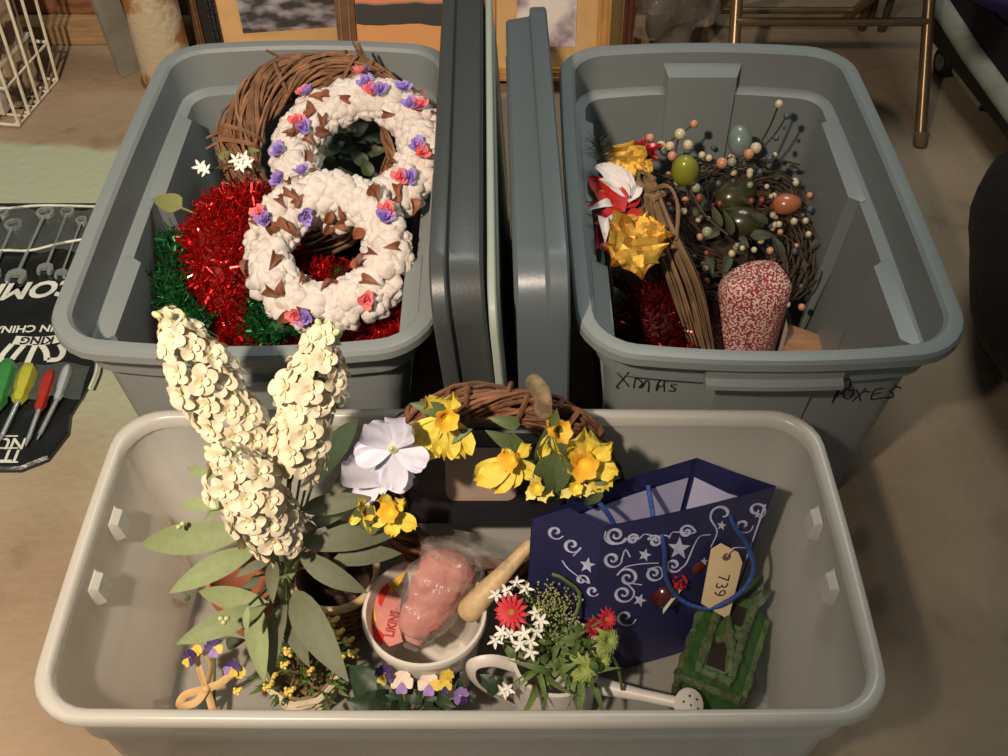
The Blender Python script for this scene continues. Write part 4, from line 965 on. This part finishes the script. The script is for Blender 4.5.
wpoly(((60,470),(110,330),(200,280),(260,370),(240,520),(270,640),(160,680),(110,610)), 'clear_panel', mat('wrapper_pink', (196, 128, 116), rough=.25), -.0008)
wpoly(((20,490),(70,520),(155,600),(135,668),(60,600)), 'red_panel', wred); wpoly(((40,455),(85,370),(108,520),(60,500)), 'yellow_panel', wyel)
wpoly(((118,320),(178,268),(186,300),(132,420),(114,400)), 'red_panel', wred); wpoly(((180,335),(205,258),(288,195),(262,262),(192,350)), 'yellow_panel', wyel)
e1 = (WZ(240,400)-WZ(180,660)); Lw = e1.length; e1.normalize(); fcx = WZ(205,530)+V((0,0,.0012)); e2 = FC.cross(e1).normalized()
v, f = text_verts('LIKINS', .0165, .0006); MB().add([fcx+e1*q.x*.75+e2*q.y for q in v], f).build('printed_word', mat('wrapper_ink', (150, 26, 24), rough=.4), cw, smooth=False)
a, b = A(466, 614, .16), A(533, 541, .245)
MB().tube([a.lerp(b, t) for t in (-.05, -.035, -.01, .05, .2, .35, .5, .7, .9, .97, 1.0)], [.004, .010, .014, .017, .0165, .0150, .0125, .0100, .0088, .0075, .004], 18).build('wooden_pestle', mat('pale_wood', (196, 166, 124), rough=.5, var=.12, scale=16, stretch=(8,8,2)), label='turned wooden pestle leaning out of the white bucket', cat='pestle')

# --- small wicker basket and pot under the leaves
wb = thing('wicker_basket', A(335, 600, .006), 'small brown wicker basket with a pale wooden rim beside the bucket', 'basket')
c = A(338, 590, .09); c.z = .006
wick = mat('wicker', (120, 84, 62), rough=.8, rnd=.25, var=.2)
for k in range(15):
    z = .006+k*.0085; r = .042+.016*k/14
    MB().tube([c+V((math.cos(t)*(r+.0022*math.sin(9*t+PI*(k % 2))), math.sin(t)*(r+.0022*math.sin(9*t+PI*(k % 2))), z)) for t in [2*PI*i/36 for i in range(36)]], .0036, 5, closed=True).build('weave', wick, wb)
MB().lathe([(.040,.0),(.042,.003),(.054,.12),(.050,.12),(.038,.006)], 28, c=c).build('basket_lining', mat('wicker_dark', (70, 48, 36), rough=.9), wb)
MB().tube([c+V((math.cos(t)*.060, math.sin(t)*.060, .128)) for t in [2*PI*i/36 for i in range(36)]], .006, 8, closed=True).build('wooden_rim', mat('pale_wood', (206, 176, 132)), wb)
tp = thing('terracotta_pot', A(245, 590, .006), 'terracotta pot half hidden under the stock leaves', 'pot')
c = A(240, 578, .12); c.z = .006
MB().lathe([(.030,0),(.032,.002),(.042,.085),(.048,.085),(.049,.108),(.043,.108),(.040,.09),(.028,.01)], 28, c=c).build('pot_body', mat('terracotta', (176, 108, 78), rough=.8, var=.1), tp, smooth=30)

# --- little yellow flower basket
yb = thing('yellow_flower_basket', A(300, 690, .006), 'small white basket of tiny yellow flowers in front of the stock bouquet', 'flowers')
c = A(303, 672, .075); c.z = .006
whw = mat('white_wicker', (204, 190, 160), rough=.8, rnd=.12)
for k in range(8): MB().tube([c+V((math.cos(t)*(.034+.0018*k+.002*math.sin(8*t+PI*(k % 2))), math.sin(t)*(.034+.0018*k+.002*math.sin(8*t+PI*(k % 2))), .006+.009*k)) for t in [2*PI*i/30 for i in range(30)]], .0042, 5, closed=True).build('weave', whw, yb)
MB().lathe([(.030,0),(.044,.075),(.040,.075),(.028,.005)], 24, c=c).build('basket_lining', mat('basket_brown', (140, 112, 80), rough=.9), yb)
tiny = mat('tiny_yellow', (232, 204, 100), rough=.6, var=.12, rnd=.12); fern = mat('fern_green', (78, 100, 46), rough=.6, rnd=.25, var=.2)
cl_m = MB()
for k in range(16): 
    d = rv(); cl_m.ell(d*.75, (.32,.32,.3), 6, 4)
CLU = cl_m.mesh('flower_cluster', tiny); FLF = leafmesh('leaf', fern, .3, .2, .1, nu=2, nv=4)
base = c+V((0,0,.07))
for x, y, z, s in ((322,612,.17,.010),(333,620,.165,.012),(338,632,.16,.012),(330,634,.155,.010),(349,640,.15,.010),(353,652,.145,.010),(340,658,.14,.010),(290,650,.14,.012),(302,656,.14,.010),(309,670,.13,.010),(272,676,.12,.011),(268,686,.115,.010),(290,690,.11,.011),(285,664,.125,.009),(238,690,.10,.009),(324,625,.165,.009),(300,640,.15,.009)):
    p = A(x, y, z); st = MB().tube(bez([base+V((R.uniform(-.015,.015), R.uniform(-.015,.015), -.02)), base.lerp(p, .5)+V((0,0,.015)), p], 8), .0012, 4).build('flower_stem', fern, yb)
    place('flower_cluster', CLU, st, M.Translation(p) @ M.Scale(s*.8, 4))
for k in range(130):
    p = base+V((R.uniform(-.05,.055), R.uniform(-.045,.045), R.uniform(-.01,.04))); d = (p-base+V((0,0,.02))+rv()*.02).normalized(); place('leaf', FLF, yb, along(p, p+d*R.uniform(.012, .026), FC+rv()*.5))

# --- pansies with a raffia bow
pur = mat('pansy_purple', (62, 40, 96), rough=.6, var=.2); pye = mat('pansy_yellow', (218, 186, 74), rough=.6, var=.1); plv = mat('pansy_lilac', (150, 120, 180), rough=.6, var=.1); pcr = mat('pansy_cream', (226, 206, 190), rough=.6)
PAN = {k: petalmesh('petal', m, 1.0, .15, .08, tipw=.8) for k, m in (('p', pur), ('y', pye), ('l', plv), ('c', pcr))}
EYE = MB().ell((0,0,0), (1,1,1), 8, 6).mesh('pansy_eye', mat('pansy_eye', (230, 180, 40), rough=.5))
def pansy(t, px, py, z, cols, s, n=FC, roll=0):
    c = A(px, py, z); f = place('pansy', EYE, t, M.Translation(c) @ M.Scale(s*.16, 4)); q = orient(c, n, roll)
    for k, col in enumerate(cols):
        a = (PI*.5+.42, PI*.5-.42, PI+.1, -.1, -PI/2)[k]; d = q.to_3x3() @ V((math.cos(a), math.sin(a), .1)); place('petal', PAN[col], f, along(c+V(n).normalized()*.001*k, c+d*s*.82, V(n)))
rb2 = thing('pansy_pick', A(215, 690, .006), 'purple pansies tied with a tan raffia bow in the corner of the clear tote', 'flowers')
pansy(rb2, 190, 658, .12, 'ppppy', .014, (-.4,-.5,.8)); pansy(rb2, 214, 648, .13, 'pppyl', .015); pansy(rb2, 232, 668, .11, 'pplpy', .014, (.2,-.6,.8)); pansy(rb2, 240, 672, .10, 'yyyyy', .010); pansy(rb2, 197, 650, .125, 'yyyyy', .009)
rib = mat('tan_raffia', (214, 174, 120), rough=.7, var=.12, rnd=.1)
k0 = A(206, 689, .085)
for P in (((206,689,.085),(198,660,.10),(203,652,.105),(211,664,.095),(206,689,.085)), ((206,689,.085),(185,695,.085),(180,706,.075),(196,702,.08),(206,689,.085)), ((206,689,.085),(222,682,.085),(236,668,.09)), ((206,689,.085),(210,700,.07),(214,716,.055)), ((206,689,.085),(200,672,.09),(196,656,.10))):
    MB().tube(bez([A(*p) for p in P], 20), .0052, 6, flat=.22).build('bow_loop', rib, rb2)
MB().ell(k0, (.006,.006,.006), 8, 6).build('bow_knot', rib, rb2)
MB().tube([A(214, 655, .12), V((k0.x, k0.y, .03)), V((k0.x, k0.y, .007))], .0022, 5).build('stem', stemm, rb2)
for a, b in (((215,640),(232,625)),((226,644),(245,640)),((190,600),(182,592)),((222,636),(214,618))): place('leaf', lf, rb2, along(A(*a, .13), A(*b, .14), FC))

pv = thing('pansy_ivy_pick', A(410, 700, .006), 'lilac and purple pansies with dark ivy leaves before the white bucket', 'flowers')
ivy = mat('ivy_leaf', (38, 56, 34), rough=.5, var=.2, rnd=.2)
IV = leafmesh('leaf', ivy, .85, .15, .2, .45, ruf=.2, nu=6)
for a, b in (((385,700),(352,668)),((388,705),(350,702)),((395,700),(378,680)),((410,700),(388,696)),((418,700),(440,690)),((410,704),(420,680)),((430,700),(452,706)),((440,680),(462,672)),((455,690),(470,700)),((400,712),(372,716)),((425,712),(448,718)),((500,690),(482,676))): place('leaf', IV, pv, along(A(*a, .095), A(*b, .11), FC+rv()*.25, 1.1))
pansy(pv, 385, 674, .14, 'ppppy', .016, (-.3,-.6,.7)); pansy(pv, 402, 682, .13, 'ccccl', .018); pansy(pv, 429, 684, .125, 'cccyl', .018); pansy(pv, 446, 676, .13, 'yyyyy', .012, (.3,-.6,.7)); pansy(pv, 445, 686, .125, 'yyyyp', .011); pansy(pv, 460, 696, .12, 'llllp', .014, (.5,-.5,.7))
for x, y in ((385,674),(402,682),(429,684),(446,676),(460,696)): MB().tube(bez([A(x, y, .12), A((x+410)/2, 704, .09), A(412, 712, .007)], 8), .0016, 5).build('stem', stemm, pv)

# --- watering can with mixed flowers
wcn = thing('watering_can', A(560, 680, .006), 'white metal watering can with loop handle and perforated spout rose', 'watering can')
c = A(556, 660, .12); c.z = .006
wmet = mat('white_enamel', (216, 208, 198), rough=.4, var=.04)
MB().lathe([(.052,0),(.056,.002),(.058,.12),(.060,.122),(.060,.128),(.055,.128),(.054,.01)], 36, c=c).build('can_body', wmet, wcn, smooth=35)
MB().tube(bez([c+V((-.052,-.01,.115)), c+V((-.085,-.012,.135)), c+V((-.112,-.015,.125)), c+V((-.105,-.018,.08)), c+V((-.058,-.018,.02))], 20), .0085, 8, flat=.3).build('loop_handle', wmet, wcn)
sp1 = A(684, 704, .085); sp0 = c+V((.050,-.005,.055))
MB().tube([sp0, sp0.lerp(sp1, .55), sp1], [.013, .0085, .008], 12).build('spout', wmet, wcn)
dd = (sp1-sp0).normalized(); nr = (dd*.5+V((0,-.35,.8))).normalized(); mq = nr.to_track_quat('Z','Y').to_matrix()
rs = MB().lathe([(.008,-.018),(.021,-.002),(.0225,0),(.0215,.003),(.01,.005),(.001,.0055)], 28, mx=mq, c=sp1+dd*.006).build('spout_rose', wmet, wcn)
for k in range(7):
    a = k*PI/3; r = .012 if k < 6 else 0
    MB().lathe([(.0014,.002),(.0014,.0062),(.0002,.0063)], 8, mx=mq, c=sp1+dd*.006+mq @ V((r*math.cos(a), r*math.sin(a), 0))).build('spray_hole', ink, rs)
mf = thing('mixed_bouquet', c+V((0,0,.02)), 'bouquet of red daisies, green mums and white blossoms in the watering can', 'flowers')
gp = mat('bouquet_green', (92, 112, 54), rough=.6, rnd=.25, var=.2)
top = c+V((0,0,.12))
red_d = mat('red_daisy', (206, 48, 62), rough=.6, var=.15); mumm = mat('green_mum', (150, 166, 84), rough=.65, var=.12, rnd=.1)
NP = leafmesh('petal', red_d, .34, .1, .2, .7, nu=2, nv=5); MP = leafmesh('petal', mumm, .45, .3, .3, .7, nu=2, nv=5)
DISC = MB().ell((0,0,0), (1,1,.5), 10, 6).mesh('flower_disc', mat('disc_yellow', (190, 166, 60), rough=.7, bump=.6, bscale=300))
def daisy(px, py, z, s, n, pm_, layers, cnt, dm=DISC, nm='daisy'):
    c_ = A(px, py, z); q = orient(c_, n); f = place(nm, dm, mf, q @ M.Scale(s*.24, 4))
    for L_ in range(layers):
        for k in range(cnt):
            a = 2*PI*(k+.5*L_)/cnt; d = q.to_3x3() @ V((math.cos(a), math.sin(a), .12+.35*L_)); place('petal', pm_, f, along(c_+d*s*.1, c_+d.normalized()*s*(1-.18*L_), V(n)))
    MB().tube(bez([top+V((0,0,-.05)), top.lerp(c_, .5)+V((0,0,.01)), c_], 8), .0018, 5).build('stem', gp, mf)
daisy(512, 612, .205, .026, (-.45,-.55,.7), NP, 2, 14)
daisy(606, 619, .195, .017, (.5,-.5,.7), NP, 2, 12)
daisy(592, 628, .18, .016, (.6,-.3,.6), NP, 2, 10)
DISG = MB().ell((0,0,0), (1,1,.6), 10, 6).mesh('flower_disc', mumm)
daisy(582, 668, .165, .022, (.1,-.65,.7), MP, 3, 11, DISG, 'mum'); daisy(606, 640, .17, .022, (.5,-.5,.7), MP, 3, 11, DISG, 'mum'); daisy(600, 660, .155, .018, (.4,-.6,.7), MP, 3, 10, DISG, 'mum')
for x, y, z in ((541,621,.205),(535,612,.20),(524,634,.195),(530,642,.19),(520,644,.185),(510,634,.19),(502,632,.19),(531,652,.18),(508,688,.13),(503,692,.125),(495,640,.185),(536,632,.195),(496,594,.20),(516,582,.20),(526,588,.20),(506,590,.2)):
    p = A(x, y, z); st = MB().tube([top+V((0,0,-.03)), top.lerp(p, .6)+V((0,0,.01)), p], .0012, 4).build('blossom_stem', gp, mf); place('blossom', BLOS, st, orient(p, FC+rv()*.5, R.uniform(0,6), .0115))
GL_ = leafmesh('leaf', gp, .16, .5, .2, .8, nu=2, nv=6); GB = leafmesh('leaf', gp, .45, .25, .2, nu=3, nv=5)
for k in range(34):
    p = top+V((R.uniform(-.04,.04), R.uniform(-.04,.03), R.uniform(-.01,.02))); a = R.uniform(0, 2*PI); d = V((math.cos(a)*.7, math.sin(a)*.7-.25, R.uniform(-.2,.6))).normalized(); place('leaf', GL_, mf, along(p, p+d*R.uniform(.04, .068), FC+rv()*.3))
for k in range(50):
    p = top+V((R.uniform(-.055,.06), R.uniform(-.055,.055), R.uniform(0,.065))); d = rv(); place('leaf', GB, mf, along(p, p+d*R.uniform(.018, .032), FC+rv()*.4))
seedm = MB()
for k in range(420):
    p = A(552+R.gauss(0, 13), 606+R.gauss(0, 12), R.uniform(.165, .205)); seedm.ell(p, (.0016,.0016,.0022), 5, 3)
seedm.build('seed_heads', mat('seed_green', (150, 152, 96), rough=.7, rnd=.2), mf, kind='stuff')
MB().tube(bez([top, A(580, 600, .19), A(565, 580, .22), A(552, 574, .225)], 12), .0024, 5).build('curved_stem', gp, mf)
MB().tube(bez([A(608, 650, .16), A(618, 668, .12), A(622, 690, .09)], 10), .0022, 5).build('curved_stem', gp, mf)

# --- gift bag
T = [V((.123,.748,.33)), V((.346,.810,.33)), V((.250,.852,.335)), V((.034,.762,.325))]   # front-left, front-right, back-right, back-left
B = [V((.112,.712,.008)), V((.318,.772,.008)), V((.235,.835,.008)), V((.030,.765,.008))]
gbag = thing('gift_bag', V((.17,.77,.006)), 'navy gift bag printed with silver swirls and stars', 'gift bag')
navy = mat('navy_paper', (40, 40, 84), rough=.42, var=.12, scale=12, bump=.1, bscale=30); lin = mat('bag_lining', (190, 188, 216), rough=.7, var=.04)
def panel(i, j, name, m, inset=0, z1=1.0, z0=0.0, bulge=0, fold=0):
    cen = (T[0]+T[1]+T[2]+T[3]+B[0]+B[1]+B[2]+B[3])/8
    nrm = (T[j]-T[i]).cross(V((0,0,1))).normalized()
    if nrm.dot(T[i]-cen) < 0: nrm = -nrm
    def fn(s, t):
        t = z0+(z1-z0)*t; s = .035+.93*s if inset else s
        p = (B[i].lerp(T[i], t)).lerp(B[j].lerp(T[j], t), s); return p-nrm*inset+nrm*(bulge*math.sin(PI*s)-fold*(1-abs(2*s-1))*t)+V((0,0,(.020 if fold else 0)*(1-abs(2*s-1))*t**4))
    mb = MB().grid(fn, 8, 8); k = len(mb.v); mb.add([p-nrm*.0008 for p in mb.v], [q[::-1] for q in mb.f]); 
    return mb.build(name, m, gbag), nrm
_, fnrm = panel(0, 1, 'front_panel', navy, bulge=.004); panel(3, 2, 'back_panel', navy, bulge=.006)
_, lnrm = panel(3, 0, 'side_gusset', navy, fold=.008); panel(2, 1, 'side_gusset', navy, fold=.018)
panel(0, 1, 'lining', lin, inset=.003, z1=.92, bulge=.004); panel(3, 2, 'lining', lin, inset=.003, z1=.90, bulge=.006); panel(3, 0, 'lining', lin, inset=.003, z1=.9, fold=.008); panel(2, 1, 'lining', lin, inset=.003, z1=.9, fold=.018)
MB().add([b_+V((0,0,.0005)) for b_ in B]+[b_+V((0,0,.002)) for b_ in B], [(3,2,1,0),(4,5,6,7)]).build('bag_base', navy, gbag, smooth=False)
silver = mat('silver_print', (204, 206, 236), rough=.35, var=.15, scale=60)
def onpl(px, py, p0, n, off):
    o = V((0,0,CAMH)); d = (A(px, py, 0)-o).normalized(); return o+d*((p0-o).dot(n)/d.dot(n))+n*off
_v, _f = [], []
for o in gbag.children:
    if o.name.startswith(('front_panel', 'side_gusset')):
        k = len(_v); _v += [WM[gbag.name] @ q.co for q in o.data.vertices]; _f += [tuple(i+k for i in p.vertices) for p in o.data.polygons]
bagbv = BVHTree.FromPolygons(_v, _f)
fN = (T[1]-T[0]).cross(T[0]-B[0]).normalized(); fN = fN if fN.dot(fnrm) > 0 else -fN
lN = (T[0]-T[3]).cross(T[3]-B[3]).normalized(); lN = lN if lN.dot(lnrm) > 0 else -lN
def fS(px, py):
    o = V((0,0,CAMH)); d = (A(px, py, 0)-o).normalized(); h = bagbv.ray_cast(o, d)
    return (h[0] if h[0] else onpl(px, py, T[0], fN, 0))-d*.0009
lS = fS
def spiral(S_, N_, cx, cy, r, a0, turns, dr, tail=()):
    P = []
    for k in range(15):
        t = k/14; a = a0+dr*2*PI*turns*(1-t); rr_ = r*(.12+.88*t); P.append(V((cx+rr_*math.cos(a), cy+rr_*.9*math.sin(a), 0)))
    P = bez(P+[V((x, y, 0)) for x, y in tail], 3*(14+len(tail)))
    pts = [S_(560+p.x/4.58, 460+p.y/4.58) for p in P]
    MB().ribbon(pts, [.0020+.0026*math.sin(PI*min(1, k/len(pts)*1.1)) for k in range(len(pts))], N_).build('swirl', silver, gbag, smooth=False)
for a in ((255,345,48,.3,1.6,1,((290,378),(235,385),(205,360),(210,325))),(335,362,27,.0,1.6,-1,((385,340),(420,345))),(435,372,32,3.4,1.6,1,((470,345),(500,350))),(240,455,46,-.2,1.5,1,((300,410),(322,445))),(310,540,50,3.4,1.5,1,((300,490),(380,475),(452,472))),
          (430,520,40,.2,1.4,1,((455,490),(400,500))),(290,612,50,-.3,1.5,1,((310,565),(375,572))),(520,482,38,.4,1.5,1,((580,470),(610,400),(640,350),(690,342))),(580,328,36,.2,1.5,-1,((520,330),(500,360))),(745,250,60,2.6,.8,1,((720,330),(690,400))),(840,300,45,0,1.2,1,()),(900,230,45,1,1.2,-1,()),(300,720,50,.2,1.2,1,())):
    spiral(fS, fN, *a)
for a in ((55,390,42,.3,1.3,1,((90,410),(60,440))),(100,550,30,.5,1.2,-1,((40,500),(10,460))),(-20,330,40,.5,1.2,1,()),(150,600,30,.5,1.2,1,())):
    spiral(lS, lN, *a)
def star(S_, N_, cx, cy, r, rot):
    P = [S_(560+(cx+(r if k % 2 == 0 else r*.42)*math.cos(rot+PI*k/5))/4.58, 460+(cy+(r if k % 2 == 0 else r*.42)*math.sin(rot+PI*k/5))/4.58) for k in range(10)]
    c_ = sum(P, V((0,0,0)))/10
    MB().add(P+[c_], [(k, (k+1) % 10, 10) for k in range(10)]).build('star', silver, gbag, smooth=False)
star(fS, fN, 545, 405, 54, -1.5); star(fS, fN, 388, 435, 32, -1.3); star(fS, fN, 365, 642, 32, -1.2); star(fS, fN, 740, 300, 24, -1.4); star(fS, fN, 660, 465, 20, -1.5); star(fS, fN, 905, 250, 20, -1.4); star(lS, lN, 125, 482, 38, -1.4)
cord = mat('blue_cord', (44, 72, 142), rough=.6, bump=.4, bscale=200)
def handle(P): MB().tube(bez([V(p) for p in P], 30), .0034, 8).build('cord_handle', cord, gbag)
hy = lambda px, py, o: onpl(px, py, T[0], fN, o+.004)
handle([hy(661, 529, -.006), hy(662, 545, .004), hy(663, 572, .006), hy(676, 590, .012), hy(700, 590, .028), hy(728, 571, .034), hy(743, 552, .028), hy(742, 536, .012), hy(732, 522, .004), hy(729, 512, -.006)])
pbk = T[3].lerp(T[2], .35)+V((0,-.006,-.012)); handle([pbk, pbk+V((.004,-.006,.022)), pbk+V((.02,-.016,.008)), pbk+V((.05,-.02,-.05)), pbk+V((.08,-.012,-.03)), T[3].lerp(T[2], .7)+V((0,-.006,-.012))])
tg = thing('paper_tag', hy(721, 580, .022), 'manila paper tag numbered 739 hanging from the blue cord', 'tag')
TP = [(711,549),(721,543),(738,552),(742,562),(728,619),(701,603)]
tn = (fN+V((0,0,.25))).normalized(); tp0 = hy(722, 575, .024)
tagp = lambda px, py, o=0: onpl(px, py, tp0, tn, o)
MB().loft([[tagp(x, y, o) for x, y in TP] for o in (0, .0012)]).build('card', mat('manila', (228, 202, 158), rough=.8, var=.05), tg, smooth=False)
ctr2 = tagp(726, 556, .0016); mq = tn.to_track_quat('Z','Y').to_matrix()
MB().lathe([(.0016,0),(.0016,.0008),(.0058,.0008),(.006,0)], 20, mx=mq, c=ctr2).build('reinforcement_ring', mat('tag_eyelet', (112, 74, 62), rough=.8), tg)
e1 = (tagp(717, 602)-tagp(726, 568)).normalized(); e2 = tn.cross(e1).normalized(); v, f = text_verts('739', .026, -.0002); o_ = tagp(720.5, 585, .0017)
MB().add([o_+e1*q.x*.95+e2*q.y for q in v], f).build('handwritten_number', ink, tg, smooth=False)
MB().tube(bez([ctr2, ctr2+V((.006,.0,.02)), hy(742, 540, .01)], 10), .0008, 5).build('tag_string', mat('white_string', (210, 200, 186), rough=.8), tg)

# --- red glitter pick in front of the bag
og = thing('glitter_pick', A(670, 610, .10), 'dark red glittered ornament pick in front of the gift bag', 'ornament')
orb = mat('maroon_orb', (74, 20, 18), rough=.2, var=.4, scale=12, coat=.6)
MB().ell(A(664, 592, .16), (.022, .022, .022), 18, 12).build('orb', orb, og)
MB().ell(A(694, 560, .20), (.018, .018, .024), 18, 12).build('orb', mat('rust_orb', (104, 44, 28), rough=.25, var=.3), og)
mb = MB()
for k in range(60): mb.ell(A(680, 582, .19)+rv()*.009, (.0018,.0018,.0018), 5, 3)
mb.build('red_beads', mat('bead_red', (216, 48, 40), rough=.2, metal=.3), og, kind='stuff')
MB().grid(lambda i, j: A(663+20*i, 614-26*i-5*j, .17+.002*j), 4, 2).build('white_ribbon', mat('white_ribbon', (206, 200, 192), rough=.5), og)
MB().tube([A(666, 592, .16), A(672, 618, .07), A(674, 624, .007)], .002, 5).build('pick_stem', twig_m, og)

# --- mossy green birdhouse
bh = thing('green_birdhouse', A(732, 670, .006), 'green painted little birdhouse with mossy trim beside the gift bag', 'birdhouse')
bc_ = A(721, 655, .075); bc_.z = .006; rz = math.radians(-24); rm = M.Rotation(rz, 3, 'Z')
gm = mat('green_paint', (58, 96, 44), rough=.5, var=.25, scale=18, stretch=(8, 2, 2)); ms = mat('moss_trim', (82, 94, 60), rough=.95, var=.35, scale=60, bump=.9, bscale=90); hole = mat('dark_hole', (30, 14, 10), rough=.8)
LW, LD, LH = .084, .125, .10
def bp(x, y, z): return bc_+rm @ V((x*LW/2, y*LD/2, z))
def bloft(pts_lists, name, m, sm=False): MB().loft(pts_lists).build(name, m, bh, smooth=sm)
bloft([[bp(x, y, z) for x, y in ((-1,-1),(1,-1),(1,1),(-1,1))] for z in (0, LH*.9)], 'body', gm)
bloft([[bp(x, y, LH*.9+(.001 if k == 0 else .03)) for x, y in ((-1.05*(1-.5*k),-1.02),(1.05*(1-.5*k),-1.02),(1.05*(1-.5*k),1.02),(-1.05*(1-.5*k),1.02))] for k in (0, 1)], 'roof', gm)
zt = LH*.9+.030
for y0, y1 in ((-.82, -.22), (.35, .85)):
    bloft([[bp(x*.34, y0+(y1-y0)*t, zt+h) for x, t in ((-1, 0), (1, 0), (1, 1), (-1, 1))] for h in (-.004, .001)], 'opening', hole)
def moss(P, r): MB().tube(bez([bp(*p) for p in P], 14), [r*R.uniform(.75, 1.25) for _ in range(len(bez([bp(*p) for p in P], 14)))], 7).build('moss_strip', ms, bh)
for P in (((-.55,-1,zt),(0,-1.02,zt+.002),(.55,-1,zt)), ((-.55,1,zt),(.55,1,zt)), ((-.52,-1,zt),(-.5,0,zt+.002),(-.52,1,zt)), ((.52,-1,zt),(.5,0,zt+.002),(.52,1,zt)), ((-.3,-.2,zt+.002),(.4,.1,zt+.004),(.5,.3,zt)), ((-1.05,-1,LH*.9),(-1.05,0,LH*.9),(-1.05,1,LH*.9)), ((1.05,-1,LH*.9),(1.05,0,LH*.9),(1.05,1,LH*.9)), ((-1.0,-1.03,LH*.9),(0,-1.03,LH*.9),(1.0,-1.03,LH*.9)), ((-1,-1,0),(-1,-1,LH*.9)), ((1,-1,0),(1,-1,LH*.9)), ((-.45,.9,zt),(-.1,.3,zt+.004),(.2,-.2,zt+.004),(.45,-.85,zt))):
    P = [P[0], V(P[0]).lerp(V(P[1]), .5), P[1]] if len(P) == 2 else P
    moss(P, .0065)
place('leaf', lf, bh, along(bp(.3, 1.0, zt), bp(.9, 1.3, zt+.02), FC)); place('leaf', lf, bh, along(bp(.2, 1.0, zt), bp(.5, 1.5, zt+.03), FC))
